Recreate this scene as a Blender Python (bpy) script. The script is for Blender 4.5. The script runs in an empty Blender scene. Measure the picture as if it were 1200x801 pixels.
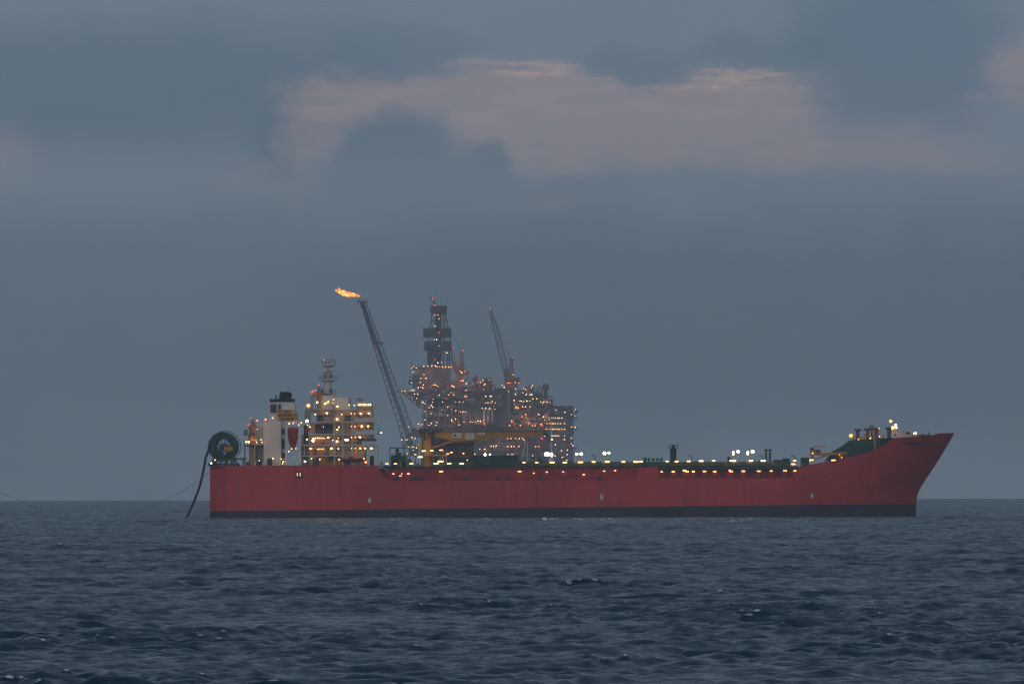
import bpy, math, random
import numpy as np
from mathutils import Vector, Matrix

R = math.radians
sc = bpy.context.scene
C = sc.collection
rng = random.Random(7)

# ------------------------------------------------------------------ camera
EARTH = 6.371e6
CAM_Z = 12.3
FPX = 13240.0                       # focal length in pixels of a 1200 pixel wide frame (a 400 mm lens)
cam = bpy.data.cameras.new('camera')
cam.sensor_width = 36.0
cam.lens = FPX * 36.0 / 1200.0
cam.clip_start = 1.0
cam.clip_end = 60000.0
camo = bpy.data.objects.new('camera', cam)
C.objects.link(camo)
ROT = Matrix.Rotation(R(90) + math.atan((559.3 - 400.5) / FPX), 4, 'X') @ Matrix.Rotation(R(-0.12), 4, 'Z')
camo.matrix_world = Matrix.Translation((0, 0, CAM_Z)) @ ROT
sc.camera = camo
R3 = ROT.to_3x3()

def at(px, py, Y):
    """a point of the photograph at a known distance Y -> metres"""
    d = R3 @ Vector(((px - 600.0) / FPX, -(py - 400.5) / FPX, -1.0))
    k = Y / d.y
    return Vector((d.x * k, Y, CAM_Z + d.z * k))

# ------------------------------------------------------------------ node helpers
class NV:
    """a value socket with arithmetic"""
    def __init__(s, nt, sock): s.nt = nt; s.s = sock
    def _m(s, op, o=None, o2=None, rev=False):
        n = s.nt.nodes.new('ShaderNodeMath'); n.operation = op
        ins = [s, o, o2] if not rev else [o, s, o2]
        for i, v in enumerate(ins):
            if v is None: continue
            if isinstance(v, NV): s.nt.links.new(v.s, n.inputs[i])
            else: n.inputs[i].default_value = v
        return NV(s.nt, n.outputs[0])
    def __add__(s, o): return s._m('ADD', o)
    __radd__ = __add__
    def __sub__(s, o): return s._m('SUBTRACT', o)
    def __rsub__(s, o): return s._m('SUBTRACT', o, rev=True)
    def __mul__(s, o): return s._m('MULTIPLY', o)
    __rmul__ = __mul__
    def __truediv__(s, o): return s._m('DIVIDE', o)
    def sqrt(s): return s._m('SQRT')
    def max(s, o): return s._m('MAXIMUM', o)
    def min(s, o): return s._m('MINIMUM', o)
    def step(s, a, b):
        """smooth step: 0 at a, 1 at b (a may be larger than b)"""
        n = s.nt.nodes.new('ShaderNodeMapRange'); n.interpolation_type = 'SMOOTHSTEP'
        lo, hi, t0, t1 = (a, b, 0.0, 1.0) if a < b else (b, a, 1.0, 0.0)
        s.nt.links.new(s.s, n.inputs['Value'])
        n.inputs['From Min'].default_value = lo; n.inputs['From Max'].default_value = hi
        n.inputs['To Min'].default_value = t0; n.inputs['To Max'].default_value = t1
        return NV(s.nt, n.outputs['Result'])

def mixc(nt, fac, a, b):
    n = nt.nodes.new('ShaderNodeMix'); n.data_type = 'RGBA'
    for sock, v in ((n.inputs[0], fac), (n.inputs[6], a), (n.inputs[7], b)):
        if isinstance(v, NV): nt.links.new(v.s, sock)
        elif isinstance(v, bpy.types.NodeSocket): nt.links.new(v, sock)
        elif isinstance(v, (int, float)): sock.default_value = v
        else: sock.default_value = (*v[:3], 1)
    return n.outputs[2]

def lin(r, g, b):
    f = lambda c: (c / 255 / 12.92) if c / 255 <= 0.04045 else ((c / 255 + 0.055) / 1.055) ** 2.4
    return (f(r), f(g), f(b))
# ------------------------------------------------------------------ sky: overcast dusk, laid out by azimuth and elevation
world = bpy.data.worlds.new('World'); sc.world = world
world.use_nodes = True
nt = world.node_tree; nt.nodes.clear()
tc = nt.nodes.new('ShaderNodeTexCoord')
sep = nt.nodes.new('ShaderNodeSeparateXYZ'); nt.links.new(tc.outputs['Generated'], sep.inputs[0])
DX, DY, DZ = (NV(nt, sep.outputs[i]) for i in range(3))
az = DX._m('ARCTAN2', DY) * 57.29578                       # degrees right of north
el = DZ._m('ARCSINE') * 57.29578                           # degrees above the horizon
comb = nt.nodes.new('ShaderNodeCombineXYZ')
nt.links.new(az.s, comb.inputs[0]); nt.links.new(el.s, comb.inputs[1])

def noise(scale, detail=4.0, rough=0.55, off=0.0, stretch=(1, 1, 1), src=None):
    mp = nt.nodes.new('ShaderNodeMapping'); mp.inputs['Scale'].default_value = stretch
    mp.inputs['Location'].default_value = (off, off * 0.7, off * 0.3)
    nt.links.new(src or comb.outputs[0], mp.inputs[0])
    n = nt.nodes.new('ShaderNodeTexNoise'); n.inputs['Scale'].default_value = scale
    n.inputs['Detail'].default_value = detail; n.inputs['Roughness'].default_value = rough
    nt.links.new(mp.outputs[0], n.inputs['Vector'])
    return NV(nt, n.outputs['Fac'])

D = 0.0043275                                              # degrees per unit of the cloud map below
n1 = noise(2.6, 6, 0.62, 3.1); n2 = noise(2.6, 6, 0.62, 11.7); n3 = noise(0.9, 4, 0.6, 21.0, (1, 2.2, 1))
nf = noise(7.0, 5, 0.6, 31.0, (0.35, 2.5, 1))
ns = noise(14.0, 5, 0.6, 41.0)
U = az / D + (n1 - 0.5) * 95 + (ns - 0.5) * 22 + 600       # warped cloud coordinates
V = 559.3 - el / D + (n2 - 0.5) * 70 + (ns - 0.5) * 16     # V grows downwards

def ell(cx, cy, rx, ry, soft=0.35):
    a = (U - cx) / rx; b = (V - cy) / ry
    return ((a * a + b * b).sqrt()).step(1 + soft, 1 - soft)
def band(v, a, b, c, d):
    return v.step(a, b) * v.step(d, c)

pink = band(U, 480, 560, 1060, 1190) * band(V, 66, 96, 186, 214)
pink = pink.max(ell(415, 118, 82, 36, 0.35)).max(ell(372, 158, 40, 44, 0.5) * 0.75).max(ell(480, 118, 70, 26, 0.4))
dome = ell(474, 226, 90, 100, 0.24).max(ell(576, 236, 38, 74, 0.28)).max(ell(680, 238, 44, 36, 0.3))
rightdark = ell(1050, 62, 122, 104, 0.35)
leftdark = ell(150, 100, 300, 72, 0.5).max(ell(330, 140, 50, 60, 0.5))
topdark = ell(745, 76, 62, 22, 0.5).max(ell(470, 62, 90, 34, 0.5)).max(ell(890, 62, 90, 18, 0.5))
pink = pink * (1 - dome) * (1 - rightdark * 0.95) * (1 - topdark * 0.85)
pink = pink.max(ell(-5, 182, 55, 30, 0.7) * 0.5).max(ell(1192, 85, 40, 34, 0.7) * 0.75).max(ell(1140, 118, 18, 14, 0.6) * 0.3)
pink = pink.max(ell(330, 205, 80, 24, 0.8) * 0.38 * (1 - dome)).max(ell(632, 234, 60, 8, 0.8) * 0.35).max(ell(170, 215, 150, 40, 0.8) * 0.14)
pink = pink.max(ell(1090, 184, 120, 24, 0.8) * 0.5)
pink = pink * V.step(250, 110)._m('MULTIPLY_ADD', 0.45, 0.55)
cream = (band(V, 66, 78, 92, 104) * band(U, 490, 530, 900, 960) * nf.step(0.44, 0.62)) * (1 - dome) * (1 - topdark)

grad = V.step(620, 0)
base = mixc(nt, grad, lin(100, 115, 128), lin(112, 126, 142))
base = mixc(nt, (n3.step(0.3, 0.7)) * 0.5, base, lin(118, 131, 145))
mid = band(V, 190, 330, 430, 590) * U.step(0, 600)._m('MULTIPLY_ADD', 0.5, 0.5)
base = mixc(nt, mid * 0.8, base, lin(88, 104, 117))
base = mixc(nt, leftdark * 0.8, base, lin(93, 111, 128))
base = mixc(nt, rightdark * 0.75, base, lin(95, 114, 134))
base = mixc(nt, dome * V.step(250, 165) * 0.55, base, lin(93, 110, 126))
base = mixc(nt, topdark * 0.5, base, lin(95, 114, 131))
streak = nf.step(0.30, 0.62)._m('MULTIPLY_ADD', 0.35, 0.65)
base = mixc(nt, pink * streak * 0.8, base, lin(153, 139, 143))
base = mixc(nt, cream * 0.5, base, lin(186, 160, 150))
# the rest of the vault: a grey deck, lighter overhead and behind, where the last light is
vault = mixc(nt, el.step(2.5, 35), base, lin(101, 117, 135))
big = noise(2.0, 4, 0.55, 5.0, src=tc.outputs['Generated'])
vault = mixc(nt, (el.step(2.5, 9)) * big.step(0.35, 0.7) * 0.35, vault, lin(98, 112, 128))
vault = mixc(nt, DY.step(0.1, -0.75) * 0.9, vault, lin(194, 198, 206))
sky = nt.nodes.new('ShaderNodeTexSky'); sky.sky_type = 'NISHITA'; sky.sun_disc = False
SUN_EL, SUN_AZ = R(9), R(200)
sky.sun_elevation = SUN_EL; sky.sun_rotation = SUN_AZ
skys = nt.nodes.new('ShaderNodeMix'); skys.data_type = 'RGBA'; skys.blend_type = 'MULTIPLY'
skys.inputs[0].default_value = 1.0
nt.links.new(sky.outputs[0], skys.inputs[6]); skys.inputs[7].default_value = (.012, .012, .012, 1)
addn = nt.nodes.new('ShaderNodeMix'); addn.data_type = 'RGBA'; addn.blend_type = 'ADD'
addn.inputs[0].default_value = 1.0
scl = nt.nodes.new('ShaderNodeMix'); scl.data_type = 'RGBA'; scl.blend_type = 'MULTIPLY'; scl.inputs[0].default_value = 1.0
nt.links.new(vault, scl.inputs[6]); K = 0.92 / 0.1; scl.inputs[7].default_value = (K * 1.0, K * 1.03, K * 1.055, 1)
nt.links.new(scl.outputs[2], addn.inputs[6]); nt.links.new(skys.outputs[2], addn.inputs[7])
fin = mixc(nt, DZ.step(-0.012, -0.004), (0.0, 0.0, 0.0), addn.outputs[2])
# below the horizon there is only dark water
fin = mixc(nt, DZ.step(-0.02, -0.008), lin(46, 58, 72), addn.outputs[2])
bg = nt.nodes.new('ShaderNodeBackground'); bg.inputs['Strength'].default_value = 0.1
nt.links.new(fin, bg.inputs['Color'])
wo = nt.nodes.new('ShaderNodeOutputWorld'); nt.links.new(bg.outputs[0], wo.inputs['Surface'])

sun = bpy.data.lights.new('sun', 'SUN'); sun.energy = 0.25; sun.angle = R(25); sun.color = (1.0, 0.92, 0.86)
suno = bpy.data.objects.new('sun', sun); C.objects.link(suno)
sd = Vector((math.sin(SUN_AZ) * math.cos(SUN_EL), math.cos(SUN_AZ) * math.cos(SUN_EL), math.sin(SUN_EL)))
suno.rotation_euler = sd.to_track_quat('Z', 'Y').to_euler()
suno.location = sd * 500

sc.view_settings.view_transform = 'Standard'; sc.view_settings.look = 'None'
sc.view_settings.exposure = 0; sc.view_settings.gamma = 1
sc.cycles.use_denoising = True
sc.cycles.max_bounces = 5; sc.cycles.diffuse_bounces = 2; sc.cycles.glossy_bounces = 2
sc.cycles.volume_bounces = 0; sc.cycles.sample_clamp_indirect = 3.0; sc.cycles.sample_clamp_direct = 0.0
sc.cycles.caustics_reflective = False; sc.cycles.caustics_refractive = False
CHOP = 1.3; CHOP_BIAS = 0.12      # how ruffled the far water is, and how much steeper the lee side of its wavelets
# ------------------------------------------------------------------ materials
MATS = {}
def paint(name, col, rough=0.55, var=0.18, scale=0.35, metal=0.0, streak=0.0, streak_col=(0.05, 0.03, 0.02)):
    """painted steel: base colour with patchy fading and optional vertical runs of rust"""
    m = bpy.data.materials.new(name); m.use_nodes = True
    t = m.node_tree; b = t.nodes['Principled BSDF']
    g = t.nodes.new('ShaderNodeTexCoord')
    n = t.nodes.new('ShaderNodeTexNoise'); n.inputs['Scale'].default_value = scale
    n.inputs['Detail'].default_value = 5; n.inputs['Roughness'].default_value = 0.65
    t.links.new(g.outputs['Object'], n.inputs['Vector'])
    f = NV(t, n.outputs['Fac']).step(0.3, 0.7)
    c = mixc(t, f, tuple(x * (1 - var) for x in col), tuple(min(1, x * (1 + var)) for x in col))
    if streak:
        mp = t.nodes.new('ShaderNodeMapping'); mp.inputs['Scale'].default_value = (1.0, 1.0, 0.06)
        t.links.new(g.outputs['Object'], mp.inputs[0])
        n2 = t.nodes.new('ShaderNodeTexNoise'); n2.inputs['Scale'].default_value = 0.55
        n2.inputs['Detail'].default_value = 6; n2.inputs['Roughness'].default_value = 0.7
        t.links.new(mp.outputs[0], n2.inputs['Vector'])
        c = mixc(t, NV(t, n2.outputs['Fac']).step(0.52, 0.75) * streak, c, streak_col)
    t.links.new(c, b.inputs['Base Color'])
    b.inputs['Specular IOR Level'].default_value = 0.2
    b.inputs['Roughness'].default_value = rough; b.inputs['Metallic'].default_value = metal
    MATS[name] = m
    return m
def glow(name, col, strength):
    m = bpy.data.materials.new(name); m.use_nodes = True
    t = m.node_tree; b = t.nodes['Principled BSDF']
    b.inputs['Base Color'].default_value = (*col, 1)
    b.inputs['Emission Color'].default_value = (*col, 1)
    b.inputs['Emission Strength'].default_value = strength
    MATS[name] = m
    return m

# ------------------------------------------------------------------ sea: one sheet on the curve of the earth, out past the horizon
def wave_field(x, y, seed=3):
    """sum of many small wave trains; returns dx, dy, dz and the squeeze of the crests"""
    r = np.random.default_rng(seed)
    dx = np.zeros_like(x); dy = np.zeros_like(x); dz = np.zeros_like(x); jac = np.zeros_like(x); lost = np.zeros_like(x); tot = 0.0
    dist = np.sqrt(x * x + y * y)
    N = 140
    for i in range(N):
        L = 1.3 * (38.0 / 1.3) ** ((i + r.random()) / N)
        k = 2 * np.pi / L
        th = math.radians(-72) + r.normal(0, 0.42 if L > 9 else 0.62)   # wind blows towards the viewer
        slope = 0.047 * min(1.0, (3.6 / L) ** 0.95) * min(1.0, (L / 2.2) ** 0.5)
        amp = SEA_H * slope / k * (0.5 + r.random())
        ph = r.random() * 2 * np.pi
        cx, cy = math.cos(th), math.sin(th)
        fade = np.clip(1.6 - dist / (L * 640.0), 0.0, 1.0)  # the short ones melt away before the mesh gets too coarse
        tot += (k * amp) ** 2; lost += (k * amp) ** 2 * (1 - fade ** 2)
        a = k * (cx * x + cy * y) + ph
        s, c = np.sin(a), np.cos(a)
        A = amp * fade
        dz += A * c
        dx -= 1.15 * A * cx * s; dy -= 1.15 * A * cy * s
        jac += A * k * c
    gust = 1 + .32 * np.sin(x / 21 + y / 57 + 1.3) * np.sin(x / 47 - y / 90) + .25 * np.sin(x / 11 - y / 140 + .4) * np.sin(y / 36 + x / 60)
    return dx * gust, dy * gust, dz * gust, jac * gust, np.sqrt(lost / tot)
SEA_H = 1.0

ang_f = np.radians(np.linspace(-3.4, 3.4, 520))
ang_c = np.radians(np.concatenate([np.linspace(-180, -8, 44), [-6.5, -5.5, -4.6, -4.0, -3.6]]))
ang = np.concatenate([ang_c, ang_f, -ang_c[::-1][:-1]])     # the last column meets the first
NA = len(ang)
rad = [0.5]
while rad[-1] < 430: rad.append(rad[-1] * 1.12 + 0.3)
while rad[-1] < 14500: rad.append(rad[-1] * 1.00092)
rad = np.array(rad); NR = len(rad)
A_, R_ = np.meshgrid(ang, rad)
X = (R_ * np.sin(A_)); Y = (R_ * np.cos(A_))
dx, dy, dz, jac, chop = wave_field(X, Y)
w = np.clip((4.6 - np.abs(np.degrees(A_))) / 1.0, 0, 1) * np.clip((R_ - 250) / 150, 0, 1)
coarse = (1 - w)
Z = -(R_ ** 2) / (2 * EARTH) + dz * w
X = X + dx * w; Y = Y + dy * w
co = np.stack([X, Y, Z], -1).reshape(-1, 3).astype(np.float32)
i = np.arange(NR - 1)[:, None] * NA + np.arange(NA)[None, :]
j = np.arange(NR - 1)[:, None] * NA + (np.arange(NA)[None, :] + 1) % NA
quads = np.stack([i, j, j + NA, i + NA], -1).reshape(-1, 4).astype(np.int32)[:, ::-1]
me = bpy.data.meshes.new('sea')
me.vertices.add(len(co)); me.vertices.foreach_set('co', co.ravel())
me.loops.add(quads.size); me.loops.foreach_set('vertex_index', np.ascontiguousarray(quads).ravel())
me.polygons.add(len(quads))
me.polygons.foreach_set('loop_start', np.arange(0, quads.size, 4, dtype=np.int32))
me.polygons.foreach_set('use_smooth', np.ones(len(quads), dtype=bool))
me.update(calc_edges=True)
fo = me.attributes.new('foam', 'FLOAT', 'POINT')
jw = jac * w; vis = jw[(R_ > 600) & (np.abs(np.degrees(A_)) < 2.8)]
q0, q1 = np.percentile(vis, [99.0, 99.99]); foam = (jw - q0) / (q1 - q0)
foam = np.maximum(foam, 0.56 * np.exp(-np.abs(Y - 3775.0) / 4.5) * ((X > -103) & (X < 138)))   # wash along the ship's side
fo.data.foreach_set('value', foam.ravel().astype(np.float32))
cp_ = me.attributes.new('chop', 'FLOAT', 'POINT')        # share of the small waves that are too fine for the mesh out there
cp_.data.foreach_set('value', np.maximum(chop, 1 - w).ravel().astype(np.float32))
seao = bpy.data.objects.new('sea', me); C.objects.link(seao)
seao['kind'] = 'structure'; seao['label'] = 'dark choppy blue grey sea reaching to the hazy horizon'; seao['category'] = 'sea'

m = bpy.data.materials.new('sea_water'); m.use_nodes = True
t = m.node_tree; b = t.nodes['Principled BSDF']
b.inputs['IOR'].default_value = 1.333; b.inputs['Specular IOR Level'].default_value = 0.285; b.inputs['Specular Tint'].default_value = (0.78, 0.96, 1.0, 1)
g = t.nodes.new('ShaderNodeTexCoord')
def sea_noise(scale, detail, stretch):
    mp = t.nodes.new('ShaderNodeMapping'); mp.inputs['Scale'].default_value = stretch
    mp.inputs['Rotation'].default_value = (0, 0, R(22))
    t.links.new(g.outputs['Object'], mp.inputs[0])
    n = t.nodes.new('ShaderNodeTexNoise'); n.inputs['Scale'].default_value = scale
    n.inputs['Detail'].default_value = detail; n.inputs['Roughness'].default_value = 0.6
    t.links.new(mp.outputs[0], n.inputs['Vector'])
    return n.outputs['Fac']
bump = t.nodes.new('ShaderNodeBump'); bump.inputs['Strength'].default_value = 0.8; bump.inputs['Distance'].default_value = 0.2
t.links.new(sea_noise(1.7, 7, (0.55, 1.0, 1.0)), bump.inputs['Height'])
ca = t.nodes.new('ShaderNodeAttribute'); ca.attribute_name = 'chop'
rn = sea_noise(0.9, 4, (0.5, 1.0, 1.0)).node
vm = t.nodes.new('ShaderNodeVectorMath'); vm.operation = 'SUBTRACT'; vm.inputs[1].default_value = (0.5, 0.5 + CHOP_BIAS, 0.5)
t.links.new(rn.outputs['Color'], vm.inputs[0])
vs_ = t.nodes.new('ShaderNodeVectorMath'); vs_.operation = 'MULTIPLY'
kk = NV(t, ca.outputs['Fac']) * CHOP + 0.15
cb = t.nodes.new('ShaderNodeCombineXYZ')
t.links.new(kk.s, cb.inputs[0]); t.links.new(kk.s, cb.inputs[1]); cb.inputs[2].default_value = 0.0
t.links.new(vm.outputs[0], vs_.inputs[0]); t.links.new(cb.outputs[0], vs_.inputs[1])
va = t.nodes.new('ShaderNodeVectorMath'); va.operation = 'ADD'
t.links.new(bump.outputs[0], va.inputs[0]); t.links.new(vs_.outputs[0], va.inputs[1])
vn = t.nodes.new('ShaderNodeVectorMath'); vn.operation = 'NORMALIZE'; t.links.new(va.outputs[0], vn.inputs[0])
t.links.new(vn.outputs[0], b.inputs['Normal'])
at_ = t.nodes.new('ShaderNodeAttribute'); at_.attribute_name = 'foam'
FOAM = NV(t, at_.outputs['Fac']) + (NV(t, sea_noise(1.4, 4, (1, 1, 1))) - 0.5) * 0.5
fm = FOAM.step(0.76, 0.98)
t.links.new(mixc(t, fm, (0.003, 0.029, 0.043), (0.55, 0.58, 0.60)), b.inputs['Base Color'])
t.links.new((fm * 0.5 + 0.08).s, b.inputs['Roughness'])
me.materials.append(m)
print('chop', [round(float(chop[k].mean()),2) for k in (np.searchsorted(rad, d) for d in (700, 1500, 2500, 3800, 8000))], 'Hs', 4 * Z[(R_ > 600) & (R_ < 800) & (w > .9)].std(), 'sea foam', np.percentile(jac * w, [50, 99, 99.9, 99.99]), 'Hs', 4 * dz[:, 60:400].std(), co.shape)

HAZE_D = 5.2e-5; HAZE_COL = (0.73, 0.84, 0.94)
# ------------------------------------------------------------------ haze: the damp air of the evening
hz = 195.0
hv = [(sx * 15500, sy * 15500, z) for z in (-30.0, hz) for sx, sy in ((-1, -1), (1, -1), (1, 1), (-1, 1))]
hm = bpy.data.meshes.new('haze')
hm.from_pydata(hv, [], [(0, 3, 2, 1), (4, 5, 6, 7), (0, 1, 5, 4), (1, 2, 6, 5), (2, 3, 7, 6), (3, 0, 4, 7)])
hazeo = bpy.data.objects.new('haze', hm); C.objects.link(hazeo)
hazeo['kind'] = 'stuff'; hazeo['label'] = 'pale damp evening haze over the sea'; hazeo['category'] = 'haze'
m = bpy.data.materials.new('haze_air'); m.use_nodes = True
t = m.node_tree; t.nodes.remove(t.nodes['Principled BSDF'])
pv = t.nodes.new('ShaderNodeVolumePrincipled')
pv.inputs['Color'].default_value = (*HAZE_COL, 1); pv.inputs['Density'].default_value = HAZE_D
pv.inputs['Anisotropy'].default_value = 0.0
t.links.new(pv.outputs[0], t.nodes['Material Output'].inputs['Volume'])
m.cycles.homogeneous_volume = True
hm.materials.append(m)
# ------------------------------------------------------------------ mesh building
class MB:
    """collects shapes in world metres, then links them as ONE mesh object"""
    def __init__(s): s.v = []; s.f = []; s.mi = []; s.cur = 0
    def add(s, vs, fs):
        o = len(s.v); s.v += [tuple(p) for p in vs]
        s.f += [tuple(i + o for i in f) for f in fs]; s.mi += [s.cur] * len(fs)
        return s
    def box(s, x0, x1, y0, y1, z0, z1):
        if x1 < x0: x0, x1 = x1, x0
        if y1 < y0: y0, y1 = y1, y0
        if z1 < z0: z0, z1 = z1, z0
        vs = [(x0, y0, z0), (x1, y0, z0), (x1, y1, z0), (x0, y1, z0), (x0, y0, z1), (x1, y0, z1), (x1, y1, z1), (x0, y1, z1)]
        return s.add(vs, [(0, 3, 2, 1), (4, 5, 6, 7), (0, 1, 5, 4), (1, 2, 6, 5), (2, 3, 7, 6), (3, 0, 4, 7)])
    def prism(s, poly, y0, y1):
        """poly = [(x, z)...] swept along y"""
        n = len(poly); vs = [(x, y0, z) for x, z in poly] + [(x, y1, z) for x, z in poly]
        return s.add(vs, [tuple(range(n)), tuple(range(2 * n - 1, n - 1, -1))] +
                     [(i, i + n, (i + 1) % n + n, (i + 1) % n) for i in range(n)])
    def frustum(s, b, t):
        """b, t = (x0, x1, y0, y1, z): a box that tapers from b to t"""
        vs = []
        for x0, x1, y0, y1, z in (b, t): vs += [(x0, y0, z), (x1, y0, z), (x1, y1, z), (x0, y1, z)]
        return s.add(vs, [(0, 3, 2, 1), (4, 5, 6, 7), (0, 1, 5, 4), (1, 2, 6, 5), (2, 3, 7, 6), (3, 0, 4, 7)])
    def tube(s, p, q, r, r2=None, n=6, caps=True):
        p = Vector(p); q = Vector(q); d = q - p
        if d.length < 1e-6: return s
        r2 = r if r2 is None else r2
        a = d.orthogonal().normalized(); b = d.normalized().cross(a)
        vs = []
        for c, rr in ((p, r), (q, r2)):
            for i in range(n):
                t = 2 * math.pi * i / n
                vs.append(c + (a * math.cos(t) + b * math.sin(t)) * rr)
        fs = [(i, (i + 1) % n, (i + 1) % n + n, i + n) for i in range(n)]
        if caps: fs += [tuple(range(n - 1, -1, -1)), tuple(range(n, 2 * n))]
        return s.add(vs, fs)
    def path(s, pts, r, n=8):
        pts = [Vector(p) for p in pts]; rings = []
        for i, p in enumerate(pts):
            d = (pts[min(i + 1, len(pts) - 1)] - pts[max(i - 1, 0)]).normalized()
            a = d.cross(Vector((0, 1, 0.01))).normalized(); b = d.cross(a)
            rings.append([p + (a * math.cos(2 * math.pi * k / n) + b * math.sin(2 * math.pi * k / n)) * r for k in range(n)])
        vs = [v for rg in rings for v in rg]; fs = []
        for i in range(len(rings) - 1):
            for k in range(n):
                fs.append((i * n + k, i * n + (k + 1) % n, (i + 1) * n + (k + 1) % n, (i + 1) * n + k))
        fs += [tuple(range(n - 1, -1, -1)), tuple((len(rings) - 1) * n + k for k in range(n))]
        return s.add(vs, fs)
    def lathe(s, c, prof, n=14, axis='z'):
        """prof = [(radius, height)...] turned about an axis through c"""
        vs = []
        for r, h in prof:
            for i in range(n):
                t = 2 * math.pi * i / n; u, w_ = r * math.cos(t), r * math.sin(t)
                vs.append({'z': (c[0] + u, c[1] + w_, c[2] + h), 'y': (c[0] + u, c[1] + h, c[2] + w_), 'x': (c[0] + h, c[1] + u, c[2] + w_)}[axis])
        fs = [(a * n + i, a * n + (i + 1) % n, (a + 1) * n + (i + 1) % n, (a + 1) * n + i) for a in range(len(prof) - 1) for i in range(n)]
        fs += [tuple(range(n - 1, -1, -1)), tuple((len(prof) - 1) * n + i for i in range(n))]
        return s.add(vs, fs)
    def ball(s, c, r, n=10, m=6, sq=(1, 1, 1)):
        return s.add([(c[0] + r * sq[0] * math.sin(math.pi * a / m) * math.cos(2 * math.pi * i / n),
                       c[1] + r * sq[1] * math.sin(math.pi * a / m) * math.sin(2 * math.pi * i / n),
                       c[2] + r * sq[2] * math.cos(math.pi * a / m)) for a in range(m + 1) for i in range(n)],
                     [(a * n + i, (a + 1) * n + i, (a + 1) * n + (i + 1) % n, a * n + (i + 1) % n) for a in range(m) for i in range(n)])
    def rail(s, pts, h=1.1, r=0.035, gap=2.0):
        """a handrail along a line of deck points"""
        for p, q in zip(pts, pts[1:]):
            p, q = Vector(p), Vector(q); n = max(1, int((q - p).length / gap))
            up = Vector((0, 0, h))
            s.tube(p + up, q + up, r, n=4); s.tube(p + up * .5, q + up * .5, r * .8, n=4)
            for i in range(n + 1):
                c = p.lerp(q, i / n); s.tube(c, c + up, r, n=4)
        return s
    def lattice(s, a, b, wa, wb, n, r, r2=None, axis=None):
        """a square four chord lattice boom from a to b, width wa at a and wb at b"""
        a, b = Vector(a), Vector(b); d = (b - a).normalized()
        u = Vector((0, 1, 0)); u = (u - d * u.dot(d)).normalized(); v = d.cross(u)
        r2 = r2 or r * 0.6
        def ring(t):
            c = a.lerp(b, t); w_ = (wa + (wb - wa) * t) / 2
            return [c + u * w_ * i + v * w_ * j for i, j in ((-1, -1), (1, -1), (1, 1), (-1, 1))]
        prev = ring(0)
        for k in range(1, n + 1):
            cur = ring(k / n)
            for i in range(4):
                s.tube(prev[i], cur[i], r, n=5, caps=False)
                j = (i + 1) % 4
                s.tube(prev[i] if k % 2 else prev[j], cur[j] if k % 2 else cur[i], r2, n=4, caps=False)
                s.tube(cur[i], cur[j], r2, n=4, caps=False)
            prev = cur
        return s
    def build(s, name, mat, parent=None, org=None, smooth=False):
        org = Vector(org) if org is not None else (ORG if parent is not None else Vector((0, 0, 0)))
        me = bpy.data.meshes.new(name)
        me.from_pydata([(v[0] - org.x, v[1] - org.y, v[2] - org.z) for v in s.v], [], s.f)
        mats = mat if isinstance(mat, (list, tuple)) else [mat]
        for mm in mats: me.materials.append(MATS[mm] if isinstance(mm, str) else mm)
        if len(mats) > 1: me.polygons.foreach_set('material_index', s.mi)
        import bmesh
        bm = bmesh.new(); bm.from_mesh(me); bmesh.ops.recalc_face_normals(bm, faces=bm.faces); bm.to_mesh(me); bm.free()
        if smooth: me.polygons.foreach_set('use_smooth', [True] * len(me.polygons))
        o = bpy.data.objects.new(name, me); C.objects.link(o)
        if parent is not None: o.parent = parent
        else: o.location = org
        return o

def _split(s, name, mat, parent=None, smooth=False):
    """each separate piece becomes an object of its own, all under one name"""
    par = list(range(len(s.v)))
    def find(i):
        while par[i] != i: par[i] = par[par[i]]; i = par[i]
        return i
    for f in s.f:
        for i in f[1:]: par[find(i)] = find(f[0])
    groups = {}
    for f in s.f: groups.setdefault(find(f[0]), []).append(f)
    out = []
    for fs in groups.values():
        ids = sorted({i for f in fs for i in f}); mp = {i: k for k, i in enumerate(ids)}
        m = MB(); m.add([s.v[i] for i in ids], [tuple(mp[i] for i in f) for f in fs])
        out.append(m.build(name, mat, parent, None, smooth))
    return out
MB.split = _split
ORG = Vector((0, 0, 0))
def thing(name, label, cat, loc):
    """an Empty at the thing's base that parents its parts; parts built next take its origin"""
    global ORG
    o = bpy.data.objects.new(name, None); C.objects.link(o); o.empty_display_size = 0.5
    o.location = loc; o['label'] = label; o['category'] = cat; ORG = Vector(loc)
    return o
def tag(o, label, cat):
    o['label'] = label; o['category'] = cat; return o
def lab(o, label): o['label'] = label; return o

def letters(name, body, mat, parent, left, right, base, size, y, depth=0.02):
    """raised lettering facing the viewer (-y), squeezed to fit between left and right"""
    cu = bpy.data.curves.new(name, 'FONT'); cu.body = body; cu.size = size; cu.extrude = depth; cu.offset = size * 0.035
    tmp = bpy.data.objects.new(name, cu); C.objects.link(tmp)
    me = bpy.data.meshes.new_from_object(tmp.evaluated_get(bpy.context.evaluated_depsgraph_get()))
    bpy.data.objects.remove(tmp)
    xs = [v.co.x for v in me.vertices]; k = (right - left) / (max(xs) - min(xs)); x0 = min(xs)
    for v in me.vertices:
        v.co = Vector((left + (v.co.x - x0) * k, y - v.co.z, base + v.co.y)) - ORG
    me.materials.append(MATS[mat]); me.name = name
    o = bpy.data.objects.new(name, me); C.objects.link(o); o.parent = parent
    return o

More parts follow.
